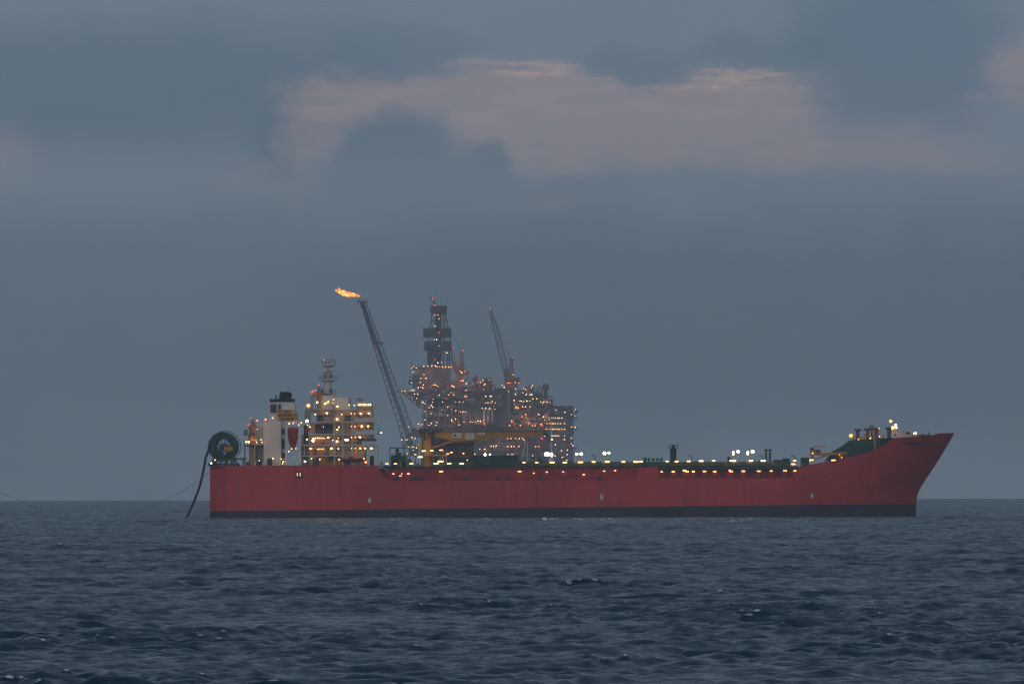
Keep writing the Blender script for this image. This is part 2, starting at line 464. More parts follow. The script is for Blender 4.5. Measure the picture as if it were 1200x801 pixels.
# ------------------------------------------------------------------ paints and lamps
paint('hull_red', (0.41, 0.036, 0.036), 0.5, 0.2, 0.045, streak=0.75, streak_col=(0.17, 0.030, 0.032))
paint('boot_navy', (0.026, 0.020, 0.036), 0.6, 0.45, 0.12, streak=0.6, streak_col=(0.07, 0.045, 0.05))
paint('deck_green', (0.015, 0.055, 0.045), 0.6, 0.3)
paint('pipe_green', (0.016, 0.06, 0.042), 0.55, 0.3)
paint('olive', (0.09, 0.11, 0.05), 0.6, 0.3)
paint('white_paint', (0.50, 0.50, 0.48), 0.5, 0.08, 0.2, streak=0.25, streak_col=(0.35, 0.30, 0.24))
paint('cream_paint', (0.22, 0.195, 0.165), 0.5, 0.08, 0.2, streak=0.2, streak_col=(0.3, 0.24, 0.18))
paint('grey_paint', (0.22, 0.22, 0.23), 0.6, 0.12)
paint('grey_brown', (0.15, 0.125, 0.125), 0.6, 0.12, streak=0.3, streak_col=(0.09, 0.07, 0.06))
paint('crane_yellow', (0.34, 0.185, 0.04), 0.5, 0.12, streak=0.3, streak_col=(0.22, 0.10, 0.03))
paint('sign_orange', (0.50, 0.25, 0.05), 0.5, 0.08)
paint('black_paint', (0.012, 0.014, 0.018), 0.6, 0.2)
paint('rubber', (0.012, 0.013, 0.014), 0.55, 0.2)
paint('rope_red', (0.05, 0.035, 0.04), 0.8, 0.2)
paint('boat_red', (0.17, 0.02, 0.032), 0.4, 0.1)
paint('glass_dark', (0.02, 0.025, 0.03), 0.15, 0.1)
paint('louvre', (0.07, 0.06, 0.075), 0.6, 0.15)
paint('rig_grey', (0.105, 0.108, 0.115), 0.6, 0.3, 0.12)
paint('rig_dark', (0.055, 0.062, 0.072), 0.6, 0.3, 0.12)
paint('rig_pale', (0.22, 0.22, 0.23), 0.6, 0.25, 0.12)
paint('rig_rust', (0.15, 0.085, 0.065), 0.7, 0.3, 0.12)
paint('rig_orange', (0.28, 0.13, 0.055), 0.6, 0.25, 0.12)
paint('rig_red', (0.22, 0.04, 0.04), 0.6, 0.25, 0.12)
paint('lamp_case', (0.25, 0.25, 0.25), 0.5, 0.1)
WARM, PALE, WHITE = (1.0, 0.50, 0.15), (1.0, 0.58, 0.22), (1.0, 0.86, 0.68)
glow('warm_lens', WARM, 9); glow('wall_lens', (1.0, 0.46, 0.13), 22); glow('pale_lens', PALE, 6.5); glow('white_lens', WHITE, 16)
glow('amber_lens', (1.0, 0.25, 0.05), 6); glow('red_lens', (1.0, 0.05, 0.04), 3.5); glow('green_lens', (0.06, 1.0, 0.25), 4)
glow('rig_warm_lens', (1.0, 0.5, 0.17), 9); glow('rig_pale_lens', (1.0, 0.72, 0.42), 7); glow('rig_amber_lens', (1.0, 0.27, 0.06), 8)
glow('window_light', (1.0, 0.55, 0.2), 2.0)

LAMP_ME = {}
def lamp_mesh(kind, lens):
    """kind: strip = long deck lamp under a hood, bulb = bulkhead lamp, flood = square floodlight, beacon = round beacon"""
    key = (kind, lens)
    if key in LAMP_ME: return LAMP_ME[key]
    m = MB()
    if kind == 'strip':
        m.box(-.75, .75, -.16, .16, .17, .27); m.box(-.8, -.75, -.14, .14, -.1, .2); m.box(.75, .8, -.14, .14, -.1, .2)
        m.cur = 1; m.box(-.72, .72, -.13, .13, -.15, .165)
    elif kind == 'bulb':
        m.box(-.2, .2, -.05, .33, .2, .28); m.box(-.12, .12, .22, .32, -.1, .2)
        m.cur = 1; m.ball((0, 0, -.03), .2, 8, 5)
    elif kind == 'flood':
        m.box(-.5, .5, .0, .3, -.42, .42); m.box(-.55, .55, -.12, .05, .42, .48)
        m.cur = 1; m.lathe((0, 0, 0), [(.3, -.1), (.42, -.05), (.42, -.004)], 12, 'y')
    else:
        m.tube((0, 0, -.45), (0, 0, -.2), .14, n=8); m.cur = 1; m.ball((0, 0, 0), .24, 8, 6)
    me = bpy.data.meshes.new(kind); me.from_pydata(m.v, [], m.f)
    me.materials.append(MATS['lamp_case']); me.materials.append(MATS[lens])
    me.polygons.foreach_set('material_index', m.mi)
    LAMP_ME[key] = me
    return me
LAMP_PROTO = {}
lamp_r = random.Random(11)
def shine(p, power, col, parent, r=.3):
    l = bpy.data.lights.new('lamp_fill', 'POINT'); l.energy = power; l.color = col; l.shadow_soft_size = r
    o = bpy.data.objects.new('lamp_fill', l); C.objects.link(o); o.parent = parent; o.location = Vector(p) - Vector(parent.location)
def lamp(name, kind, lens, p, parent, size=1.0):
    key = (name, kind, lens)
    if key not in LAMP_PROTO:
        o = bpy.data.objects.new(name, lamp_mesh(kind, lens)); LAMP_PROTO[key] = o
    else: o = LAMP_PROTO[key].copy()
    C.objects.link(o); o.parent = parent
    o.location = Vector(p) - Vector(parent.location); o.scale = (size * lamp_r.uniform(.68, 1.2),) * 3
    return o
# ------------------------------------------------------------------ the storage ship, broadside, 3.8 km away
SY = 3800.0
HB = 22.5                                             # half the beam
def P(px, py, y=-HB): return at(px, py, SY + y)
def X_(px, y=-HB): return at(px, 545, SY + y).x
def Z_(px, py, y=-HB): return at(px, py, SY + y).z
def PB(mb, x0, y0, x1, y1, n, f):
    """a box given by its corners in the photograph, its near side n and its far side f (metres from the keel line)"""
    xm = (x0 + x1) / 2
    return mb.box(X_(x0, n), X_(x1, n), SY + n, SY + f, Z_(xm, y1, n), Z_(xm, y0, n))
WL = -SY * SY / 2 / EARTH
ship = thing('storage_ship', 'long red storage ship with lit white superstructure aft and high raked bow', 'ship', (X_(660), SY, WL))

# hull shell: columns along the side, levels from below the water to the sheer line
NEAR_TOP = [(246, 545), (443, 545), (444, 547.5), (447, 553), (452, 560.5), (458, 563), (744, 562), (746.5, 555), (747, 547),
            (771, 547), (772, 560), (928, 560), (933, 551), (936, 546.8), (955, 543.4), (976, 539.7), (993, 536), (1010, 531.8),
            (1022, 528), (1032, 523.4), (1038, 519.5), (1044, 515.5), (1049, 512.7), (1070, 511.6), (1094, 510.2), (1098, 507.3), (1118, 507.0)]
FAR_TOP = [(246, 545), (936, 546.8)] + [p for p in NEAR_TOP if p[0] > 936]
def profile(tab, px):
    for (a, b), (c, d) in zip(tab, tab[1:]):
        if a <= px <= c: return b + (d - b) * (px - a) / max(1e-6, c - a)
    return tab[-1][1]
STEM = [(640, 1070), (605, 1073.4), (590, 1073.6), (584, 1074.3), (577.7, 1075.8), (572, 1078.3), (567.4, 1081), (556, 1088.5), (545, 1096), (528, 1106.5), (512, 1116), (507, 1118.4)]
def stem_px(py):
    for (a, b), (c, d) in zip(STEM, STEM[1:]):
        if a >= py >= c: return b + (d - b) * (a - py) / (a - c)
    return STEM[-1][1] if py < 507 else STEM[0][1]
def boot_py(px): return 598.6 + (589.8 - 598.6) * (px - 246) / (1074 - 246)
BOW0 = 900.0
def half(px, py):
    """half breadth of the hull at a point of its side view"""
    if px <= BOW0: return HB
    t = min(1.0, (px - BOW0) / (stem_px(py) - BOW0))
    fl = min(1.0, max(0.0, (600 - py) / 90.0))        # 0 at the waterline, 1 at the bow top: the flare
    e = 1.9 + 2.4 * fl
    return max(0.12, HB * (1 - t ** e) ** 0.8) if t < 1 else 0.12
cols = sorted(set([246, 256, 266] + list(range(280, 900, 16)) + [p[0] for p in NEAR_TOP if p[0] < 1040]))
def shell(tab, side):
    """upper (red) and lower (navy) halves of one side"""
    up, lo = MB(), MB()
    bows = [BOW0 + (1 - (1 - k / 44) ** 1.5) * 1.0 for k in range(1, 45)]
    grid_u, grid_l = [], []
    def column(px_of, top_of):
        cu, cl = [], []
        for k in range(15):                            # from the paint line up to the sheer
            f = k / 14
            pt = top_of
            bp = boot_py(px_of(590)) ; py = bp + (pt - bp) * f
            px = px_of(py); h = half(px, py)
            if px < 266.5: h = min(h, HB - 5.2 * (266 - px) / 20)
            cu.append(at_(px, py, side * h))
        for k in range(5):
            py = 640 + (boot_py(px_of(590)) - 640) * k / 4
            px = px_of(py); h = half(px, py)
            if px < 266.5: h = min(h, HB - 5.2 * (266 - px) / 20)
            cl.append(at_(px, py, side * h))
        grid_u.append(cu); grid_l.append(cl)
    def at_(px, py, y):
        p = at(px, py, SY - abs(y))                    # side view coordinates are read in the plane of the near side
        return (p.x, SY + y, p.z)
    for px in [c for c in cols if c <= BOW0]: column(lambda py, px=px: px, profile(tab, px))
    NB = 60
    for k in range(1, NB + 1):
        t = k / NB
        # find the sheer point of this column
        tp = BOW0 + t * (1118.4 - BOW0)
        for _ in range(12):
            tp = BOW0 + t * (stem_px(profile(tab, tp)) - BOW0)
        column(lambda py, t=t: BOW0 + t * (stem_px(py) - BOW0), profile(tab, tp))
    for mb, gr in ((up, grid_u), (lo, grid_l)):
        n = len(gr[0]); vs = [p for c in gr for p in c]
        fs = [(a * n + i, (a + 1) * n + i, (a + 1) * n + i + 1, a * n + i + 1) for a in range(len(gr) - 1) for i in range(n - 1)]
        mb.add(vs, fs)
    return up, lo, grid_u, grid_l
un, ln, gun, gln = shell(NEAR_TOP, -1)
uf, lf, guf, glf = shell(FAR_TOP, 1)
hullm, bootm = MB(), MB()
hullm.add(un.v, un.f); hullm.add(uf.v, uf.f); bootm.add(ln.v, ln.f); bootm.add(lf.v, lf.f)
for mb, a, b in ((hullm, gun, guf), (bootm, gln, glf)):  # transom
    n = len(a[0]); mb.add(a[0] + b[0], [(i, i + 1, n + i + 1, n + i) for i in range(n - 1)])
hull = hullm.build('hull', 'hull_red', ship)
boot = lab(bootm.build('bottom_paint', 'boot_navy', ship), 'dark navy band of bottom paint along the waterline')
for o in (hull, boot):
    for p in o.data.polygons: p.use_smooth = True
    o.data.set_sharp_from_angle(angle=R(24))

# decks
dk = MB()
PB(dk, 247, 545.4, 452, 546.2, -HB + .6, HB - .6)
PB(dk, 443, 547.2, 936, 549.2, -HB + 4.4, HB - .6)     # main deck
PB(dk, 452, 562.2, 936, 563.4, -HB + .3, -HB + 4.6)    # the lower side deck
fd = [(936, 547.2), (955, 544), (976, 540.5), (1010, 533), (1032, 525)]
for (a, b), (c, d) in zip(fd, fd[1:]):
    dk.add([at(a, b + .8, SY - 17), at(c, d + .8, SY - 14), at(c, d + .8, SY + 14), at(a, b + .8, SY + 17)], [(0, 1, 2, 3)])
dk.add([at(1032, 513.5, SY - 11), at(1112, 511.5, SY - .4), at(1112, 511.5, SY + .4), at(1032, 513.5, SY + 11)], [(0, 1, 2, 3)])
dk.build('deck', 'deck_green', ship)

# recessed red bulkheads behind the two openings of the side, with upright stiffeners
bk = MB()
for x0, x1, t in ((446, 748, 547), (771, 934, 549.5)):
    PB(bk, x0, t, x1, 563, -HB + 4.6, -HB + 4.9)
    x = x0 + 3
    while x < x1 - 1:
        PB(bk, x, t + .3, x + .7, 562.6, -HB + 4.0, -HB + 4.62); x += 3.05
lab(bk.build('side_bulkhead', 'hull_red', ship), 'recessed red side passage wall with upright stiffeners')
od = MB()
for x, w_ in ((462, 5), (481, 5), (490, 4), (543, 5), (581, 4.5), (593, 4), (631, 4), (700, 4), (890, 3), (896, 3)):
    PB(od, x, 558.5, x + w_, 562.3, -HB + 2.6, -HB + 4.0)
od.split('side_deck_locker', 'deck_green', ship)

# green deck edge, pipes and yellow rails along the tank deck
pp = MB()
for k, (y, dz, r) in enumerate(((-16, .7, .35), (-14.6, 1.1, .28), (-13.4, .6, .4), (-9, 1.2, .5), (-6, .8, .5), (-2, 1.3, .55), (3, .9, .5))):
    a, b = P(508 + 6 * k, 547, y), P(925 - 5 * k, 547.2, y)
    a.z += dz; b.z += dz; pp.tube(a, b, r, n=8)
for i in range(54):
    px = 512 + i * 7.7; a = P(px, 547.2, -16.2); a.z -= .1
    pp.box(a.x - .15, a.x + .15, SY - 16.6, SY + 3.6, a.z, a.z + 1.0)
for i in range(26):
    px = rng.uniform(520, 925); a = P(px, 547.2, rng.uniform(-15, -4)); h = rng.uniform(.8, 2.0)
    pp.tube((a.x, a.y, a.z), (a.x, a.y, a.z + h), .3, n=7); pp.lathe((a.x, a.y, a.z + h), [(.5, -.08), (.5, .08)], 8)
pp.build('deck_piping', 'pipe_green', ship)
ed = MB()
PB(ed, 772, 546.2, 934, 549.3, -HB + 3.4, -HB + 4.2)
PB(ed, 760, 544.6, 772, 546.6, -HB + 3.4, -HB + 4.2)
PB(ed, 452, 546.0, 748, 547.1, -HB + 3.7, -HB + 4.2)
for i in range(16):
    px = 774 + i * 10.4; a = P(px, 549.3, -HB + .35); b = P(px, 562, -HB + .35)
    ed.box(a.x - .12, a.x + .12, a.y - .12, a.y + .12, b.z, a.z + .4)
PB(ed, 772, 548.6, 934, 549.3, -HB + .2, -HB + 3.4)
lab(ed.build('deck_edge_beam', 'deck_green', ship), 'dark green beam along the deck edge')
for x0, x1 in ((510, 556), (606, 750), (772, 895), (896, 940)):
    for y in (-18.0, 15.0): MB().rail([P(x0, 546.6, y), P(x1, 546.6, y)], 1.25, .05, 2.5).build('deck_rail', 'crane_yellow', ship)
MB().rail([P(268, 544.9, -HB + .4), P(300, 544.9, -HB + .4)], 1.1, .035).build('handrail', 'white_paint', ship)
MB().rail([P(1052, 512.4, -8), P(1092, 510.4, -4)], 1.1, .035).build('handrail', 'white_paint', ship)

# marks on the side
mk = MB()
for px, py in ((433, 586), (705, 582), (951, 580)):
    y = SY - half(px, py) - .05
    w_ = [(-1.9, -3.0 * 0 + .2), (0, -4.2), (1.9, .2), (1.05, .2), (1.05, 3.4), (-1.05, 3.4), (-1.05, .2)]
    o_ = at(px, py, SY - HB); f = .4
    mk.prism([(o_.x + a * .40, o_.z + b * .27) for a, b in w_], y, y + .03)
mk.split('tug_mark', 'white_paint', ship)
pd = MB()
PB(pd, 346.5, 552, 354.5, 560.5, -HB - .06, -HB + .2)
pd.build('pilot_door', 'glass_dark', ship)
fr = MB()
for a in ((346, 551.6, 355, 552.2), (346, 560.3, 355, 560.9), (346, 552.2, 346.6, 560.3), (354.4, 552.2, 355, 560.3)): PB(fr, *a, -HB - .14, -HB - .02)
fr.build('door_frame', 'hull_red', ship)
fl_ = MB()
for px, py in ((296, 577), (345, 577), (412, 578), (520, 566), (660, 572), (744, 578), (820, 577), (880, 578), (943, 558), (967, 557.5), (990, 557), (1008, 557), (1038, 557)):
    h = half(px, py); p = at(px, py, SY - h); p.y = SY - h
    fl_.lathe((p.x, p.y - .04, p.z), [(.28, -.02), (.28, .2)], 8, 'y')
fl_.split('hull_fitting', 'boot_navy', ship)
# draught marks and the ship's name
letters('name_letters', 'MARINER B', 'black_paint', ship, X_(1060.5), X_(1088), Z_(1074, 520.6), 1.05, 0)
nl = [o for o in bpy.data.objects if o.name.startswith('name_letters')][0]
for v in nl.data.vertices:                            # wrap the letters on the flared bow
    x = v.co.x + ORG.x; z = v.co.z + ORG.z
    px = 600 + (x / (SY - 12)) * FPX; py = 520.6 - (z - Z_(1074, 520.6)) / ((SY - HB) / FPX)
    v.co.y = -half(px, py) - .10 - (0.03 if v.co.y < 0 else 0)

# ---------------- aft: hose reel
rc = P(262.2, 523.1, -13)
reel = MB()
def annulus(mb, c, r0, r1, y0, y1, n=40, yaw=0.0):
    vs = []
    m = Matrix.Translation(c) @ Matrix.Rotation(yaw, 4, 'Z')
    for r, y in ((r0, y0), (r1, y0), (r1, y1), (r0, y1)):
        vs += [m @ Vector((r * math.cos(2 * math.pi * i / n), y, r * math.sin(2 * math.pi * i / n))) for i in range(n)]
    mb.add(vs, [(a * n + i, a * n + (i + 1) % n, ((a + 1) % 4) * n + (i + 1) % n, ((a + 1) % 4) * n + i) for a in range(4) for i in range(n)])
YAW = R(-5)
for k in range(7): annulus(reel, rc, 2.75 + .1 * (k % 2), 4.72 - .1 * (k % 2), -3.4 + k, -3.43 + k + 1.0, 48, YAW)   # turns of hose
hr = lab(reel.build('hose_reel', 'deck_green', ship), 'big dark green hose reel at the stern')
M_ = Matrix.Translation(rc) @ Matrix.Rotation(YAW, 4, 'Z')
for y, ro in ((-3.9, 4.95), (4.1, 5.35)):
    fg = MB()
    annulus(fg, rc, ro - .22, ro, y - .12, y + .12, 48, YAW); annulus(fg, rc, 2.6, 2.85, y - .12, y + .12, 48, YAW)
    for k in range(12):
        t = 2 * math.pi * k / 12
        fg.tube(M_ @ Vector((.9 * math.cos(t), y, .9 * math.sin(t))), M_ @ Vector(((ro - .1) * math.cos(t + .2), y, (ro - .1) * math.sin(t + .2))), .12, n=5)
    fg.tube(M_ @ Vector((0, y - .3, 0)), M_ @ Vector((0, y + .3, 0)), 1.0, n=16)
    fg.build('reel_flange', 'pipe_green', hr)
fg = MB(); fg.tube(M_ @ Vector((0, -4.6, 0)), M_ @ Vector((0, 4.6, 0)), .8, n=16); fg.build('reel_axle', 'deck_green', hr)
for y in (-4.8, 4.8):
    st = MB()
    c = M_ @ Vector((0, y, 0)); zb = Z_(260, 545.4, -12)
    for dx_ in (-4.3, 4.3): st.tube((c.x + dx_, c.y, zb), (c.x, c.y, c.z), .38, n=6)
    st.box(c.x - 4.8, c.x + 4.8, c.y - .35, c.y + .35, zb, zb + .8)
    st.tube((c.x - 2.4, c.y, zb + 3.4), (c.x + 2.4, c.y, zb + 3.4), .22, n=6)
    st.build('reel_stand', 'deck_green', hr)
gm = MB(); c = P(267.8, 525.6, -18.2)
gm.box(c.x - 1.45, c.x + 1.45, c.y - .8, c.y + .8, c.z - .75, c.z + .75); gm.tube((c.x - 1.1, c.y, c.z), (c.x - 1.1, c.y + 2, c.z), .5, n=10)
gm.build('reel_motor', 'crane_yellow', hr)
# small stern fittings
sf = MB()
for px, w_, h in ((249, 1.5, 6), (252.5, 2.5, 8.5), (257, 2, 5), (264, 3, 7), (270, 3, 6), (276, 1.2, 8), (284, 1.4, 8.5), (288, 2, 4)):
    PB(sf, px, 545.4 - h, px + w_, 545.4, -19.5, -17.8)
PB(sf, 275, 536.3, 288, 538.2, -18.5, -12)
sf.split('mooring_winch', 'deck_green', ship)
sf = MB()
for px in (291, 301, 306): sf.lathe(tuple(P(px, 545.3, -18)), [(.5, 0), (.35, .2), (.35, 1.0), (.6, 1.2), (.6, 1.4)], 9)
for px in (303,): PB(sf, px, 540, px + 4, 545.3, -16, -13)
PB(sf, 313, 536.8, 319, 545.3, -20.5, -18)
sf.split('bollard', 'deck_green', ship)

# stern crane: yellow post with two round platforms
cr = MB(); c = P(295.2, 545.3, -16); zt = Z_(295, 498, -16)
cr.lathe(tuple(c), [(1.0, 0), (.92, 1), (.85, 7.6), (.95, 8.0), (1.35, 8.3)], 14)
cr.lathe((c.x, c.y, c.z + 8.3), [(1.35, 0), (1.2, 1.0), (.8, 3.5), (.75, zt - c.z - 8.3)], 14)
scr = lab(cr.build('stern_crane', 'crane_yellow', ship), 'yellow crane post on the stern with dark round platforms')
pl = MB()
for py, r in ((521.5, 2.9), (510, 1.6), (502, 1.2)):
    z = Z_(295, py, -16); pl.lathe((c.x, c.y, z), [(r * .75, -.35), (r, 0), (r, .12)], 16)
    ring = [(c.x + r * math.cos(2 * math.pi * i / 12), c.y + r * math.sin(2 * math.pi * i / 12), z + .12) for i in range(13)]
    pl.rail(ring, 1.1, .04, 1.5)
pl.box(c.x - 2.7, c.x - 1.5, c.y - .7, c.y + .7, Z_(289, 510, -16), Z_(289, 503, -16))
pl.tube((c.x - 2.4, c.y, Z_(290, 545, -16)), (c.x - 2.4, c.y, Z_(290, 521.5, -16)), .2)
pl.tube((c.x + 2.2, c.y, Z_(290, 545, -16)), (c.x + 2.2, c.y, Z_(290, 521.5, -16)), .2)
PB(pl, 299, 524, 309, 540, -14, -12)
pl.build('crane_platform', 'grey_brown', scr)
kb = MB()
PB(kb, 293.4, 499, 299, 508, -17.4, -14.6); kb.lattice((c.x + 1, c.y, zt - 1), P(296, 492.5, 2), 1.1, .7, 8, .09)
kb.build('crane_boom', 'rig_orange', scr)

# engine casing and funnel
ca = MB()
PB(ca, 309, 493.5, 329.4, 545, -14, 12)
PB(ca, 329.4, 496, 334.5, 545, -12.2, 12)
PB(ca, 300, 495.6, 309, 540, -11, 12)
ca.build('engine_casing', 'white_paint', ship)
d_ = MB()
for py in (502, 514, 520, 530): PB(d_, 330.2, py, 333.8, py + 6, -12.34, -12.18)
d_.split('casing_louvre', 'louvre', ship)
MB().rail([P(300, 495.5, -10.7), P(316, 495.5, -10.7)], 1.1, .04).build('casing_rail', 'white_paint', ship)
MB().rail([P(309.5, 493.4, -13.7), P(329, 493.4, -13.7)], 1.1, .04, 1.5).build('casing_rail', 'white_paint', ship)
rl = MB(); PB(rl, 300, 520.3, 309, 521.0, -13.6, -11); rl.rail([P(300, 520.3, -13.5), P(309, 520.3, -13.5)], 1.1, .04); rl.build('casing_walkway', 'white_paint', ship)
fu = MB(); fy0, fy1 = -9.0, 7.0
fu.frustum((X_(315.4, fy0), X_(349.4, fy0), SY + fy0, SY + fy1, Z_(330, 494.5, fy0)), (X_(316.6, fy0), X_(344.6, fy0), SY + fy0 + .6, SY + fy1 - .6, Z_(330, 470.8, fy0)))
fun = fu.build('funnel', 'white_paint', ship)
cp = MB(); PB(cp, 316.2, 467.2, 344.8, 470.9, fy0 + .5, fy1 - .5)
cp.build('funnel_cap', 'black_paint', fun)
ex = MB()
for px, y, r in ((329.5, -5.5, .75), (334.5, -5, .9), (338, -3.5, .8), (331, 0, .8), (336, 1, .9)):
    a = P(px, 467.4, y); b = P(px + .8, 460.5 + rng.uniform(-.6, .8), y); ex.tube(a, b, r, n=12); ex.tube(b - Vector((0, 0, .5)), b + Vector((.25, 0, .15)), r * 1.18, n=12)
PB(ex, 327.5, 463.4, 340.6, 467.3, -6.5, 3)
ex.tube(P(323.4, 467.4, -6), P(323.4, 462.4, -6), .22); ex.tube(P(341.5, 467.4, -6), P(341, 461.2, -6), .16)
ex.split('exhaust_pipe', 'black_paint', fun)
lv = MB()
PB(lv, 317, 473.2, 324, 483.3, fy0 - .10, fy0 + .3)
for k in range(9): PB(lv, 317, 473.7 + k * 1.05, 324, 474.1 + k * 1.05, fy0 - .2, fy0 - .08)
PB(lv, 326.3, 473.2, 329.4, 479.3, fy0 - .05, fy0 + .3)
lv.build('funnel_louvre', 'louvre', fun)
sg = MB(); sg.prism([(X_(325.4, fy0), Z_(330, 492.8, fy0)), (X_(348.2, fy0), Z_(330, 492.8, fy0)), (X_(346.4, fy0), Z_(330, 480, fy0)), (X_(325.4, fy0), Z_(330, 480, fy0))], SY + fy0 - .24, SY + fy0 + .1)
sgn = lab(sg.build('funnel_sign', 'sign_orange', fun), 'orange name panel with three lines of dark capitals')
yl = SY + fy0 - .26
for body, a, b, base in (('KL STEIA', 326.6, 340.6, 483.3), ('MARINER B', 326.2, 347, 487.6), ('EQUINOR', 327.8, 344.2, 492)):
    letters('sign_letters', body, 'black_paint', fun, X_(a, fy0), X_(b, fy0), Z_(330, base, fy0), 1.18, yl)

# frame of the free fall lifeboat
df = MB()
for px in (334.4, 350.4): PB(df, px, 493.6, px + 1.7, 545, -17.4, -16.8)
PB(df, 334.4, 493.2, 364, 494.5, -17.5, -16.7)
PB(df, 336.1, 535.4, 350.4, 536.2, -17.3, -16.9)
for px in (334.8, 351): PB(df, px, 494, px + 1, 545, -12.6, -12)
for a, b in (((336, 545), (350, 536)), ((350, 545), (336, 536))): df.tube(P(*a, -17.1), P(*b, -17.1), .1)
df.rail([P(336, 545.3, -17), P(364, 545.3, -17)], 1.1, .04, 1.5)
df.build('lifeboat_davit', 'white_paint', ship)

# accommodation: decks stepping forward
DN = -17.5                                             # near edge of the side galleries
wl = MB()                                              # house walls, set back from the gallery edge
PB(wl, 353, 521.8, 428, 545.2, -13.4, 16)
PB(wl, 353, 509.2, 437.2, 521.2, -13.4, 16)
PB(wl, 364, 494.6, 437.2, 508.6, -13.4, 16)
PB(wl, 371, 479.8, 436.6, 494.0, -13.8, 15)
PB(wl, 418, 477.6, 436.2, 479.8, -13.8, 15)
house = wl.build('accommodation_block', 'cream_paint', ship)
w2 = MB()
w2.prism([(X_(391.2, -12), Z_(400, 485, -12)), (X_(413, -12), Z_(400, 485, -12)), (X_(409, -12), Z_(400, 470, -12)), (X_(407.6, -12), Z_(400, 465.2, -12)), (X_(393, -12), Z_(400, 465.2, -12)), (X_(391.2, -12), Z_(400, 468, -12))], SY - 12, SY + 10)
PB(w2, 374.5, 463, 391, 479, -10, 8)
w2.build('upper_house', 'white_paint', house)
gd = MB()
for x0, x1, y0, y1 in ((360, 442.5, 493.6, 494.7), (364, 440.6, 507.8, 508.9), (356, 443.4, 520.6, 521.8), (352, 402, 533.4, 534.4), (371, 388.5, 478.8, 479.6), (406.5, 418.3, 479.4, 480.2), (417, 437, 476.9, 477.7)):
    PB(gd, x0, y0, x1, y1, DN, -13)
gd.split('gallery_deck', 'white_paint', house)
bk2 = MB()
for a in ((416, 489.8, 442.6, 493.6), (416, 504.2, 440.8, 507.8), (424, 517, 443.2, 520.6)): PB(bk2, *a, DN - .05, DN + .1)
bk2.split('gallery_bulwark', 'white_paint', house)
ps = MB()
for px in (391.3, 401.1, 412.3): PB(ps, px, 494.7, px + 1.1, 520.6, DN + .05, DN + .5); PB(ps, px, 521.8, px + 1.1, 545.2, DN + .05, DN + .5)
for px in (364.5, 356.3): PB(ps, px, 521.8, px + .7, 533.4, DN + .1, DN + .4)
PB(ps, 429.7, 521.8, 433.2, 545.2, DN + .1, -13.2); PB(ps, 438.5, 520.9, 443.6, 545.2, DN + .1, -5)
PB(ps, 433.2, 521.8, 438.5, 524, DN + .4, -13.2)
ps.split('gallery_post', 'white_paint', house)
rl = MB()
for x0, x1, y in ((360, 442.3, 493.6), (364, 440.4, 507.8), (416, 443, 520.6), (352, 392, 533.4), (358, 402, 520.6), (371, 388, 478.8), (407, 418, 479.4), (417.4, 436.8, 476.9)):
    MB().rail([P(x0, y, DN + .1), P(x1, y, DN + .1)], 1.15, .045, 1.4).build('gallery_rail', 'white_paint', house)
MB().rail([P(391, 465, -11.6), P(407, 465, -11.6)], 1.0, .04, 1.4).build('gallery_rail', 'white_paint', house)
dr = MB()
for x0, y0, x1, y1 in ((404, 486.6, 411, 492.9), (372, 486, 379, 493.4)): PB(dr, x0, y0, x1, y1, -13.95, -13.7)
for x0, y0, x1, y1 in ((433.6, 533.8, 438.2, 545.2), (369, 497, 390, 507.6), (356, 498, 361.5, 520), (398, 540, 402, 545), (356, 536, 362, 545)): PB(dr, x0, y0, x1, y1, -13.55, -13.3)
dr.split('doorway', 'glass_dark', house)  # dark panels for doors and for a wide dark stretch of gallery
wn = MB()
for y0, xs in ((485, (381, 385, 419, 426, 430)), (499.5, (394.5, 397.5, 405, 409, 420, 428, 433)), (512.5, (384, 388, 394.5, 397.5, 405, 409, 420.5, 424.5, 428.5)), (525.5, (384, 388, 394.5, 397.5, 405, 409, 420.5, 424.5)), (537.5, (405, 409, 420, 424.5))):
    for px in xs: PB(wn, px, y0, px + 1.9, y0 + 2.6, -13.95 if y0 < 490 else -13.5, -13.3)
wn.split('cabin_window', 'glass_dark', house)
rd = MB()
for x0, y0, x1, y1, y in ((420, 487.8, 424.4, 491.6, -14.4), (420.4, 502.6, 424.6, 506.4, -14.2), (377, 517.4, 380.6, 520.5, -14.2), (381.6, 528.6, 385.4, 533.3, -14.2), (368.5, 527, 371, 533.3, -14), (359, 500, 364, 506, -14.2)): PB(rd, x0, y0, x1, y1, y, y + .8)
[lab(o, 'small red fire locker') for o in rd.split('fire_locker', 'boat_red', house)]
yb = MB()
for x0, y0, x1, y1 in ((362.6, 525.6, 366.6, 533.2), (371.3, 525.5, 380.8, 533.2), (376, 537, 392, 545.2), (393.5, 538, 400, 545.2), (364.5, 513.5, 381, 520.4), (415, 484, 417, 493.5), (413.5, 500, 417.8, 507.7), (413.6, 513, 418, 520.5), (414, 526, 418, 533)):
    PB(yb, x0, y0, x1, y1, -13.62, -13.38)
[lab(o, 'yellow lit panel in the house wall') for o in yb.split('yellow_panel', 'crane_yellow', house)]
st = MB()
def stairs(p, q, y, w_=1.0):
    st = MB()
    a, b = P(*p, y), P(*q, y)
    for dy in (0, w_): st.tube(a + Vector((0, dy, 0)), b + Vector((0, dy, 0)), .1, n=4); st.tube(a + Vector((0, dy, 1)), b + Vector((0, dy, 1)), .05, n=4)
    for k in range(12): c_ = a.lerp(b, k / 12); st.box(c_.x - .14, c_.x + .14, c_.y, c_.y + w_, c_.z - .03, c_.z + .03)
    st.build('stairway', 'grey_paint', house)
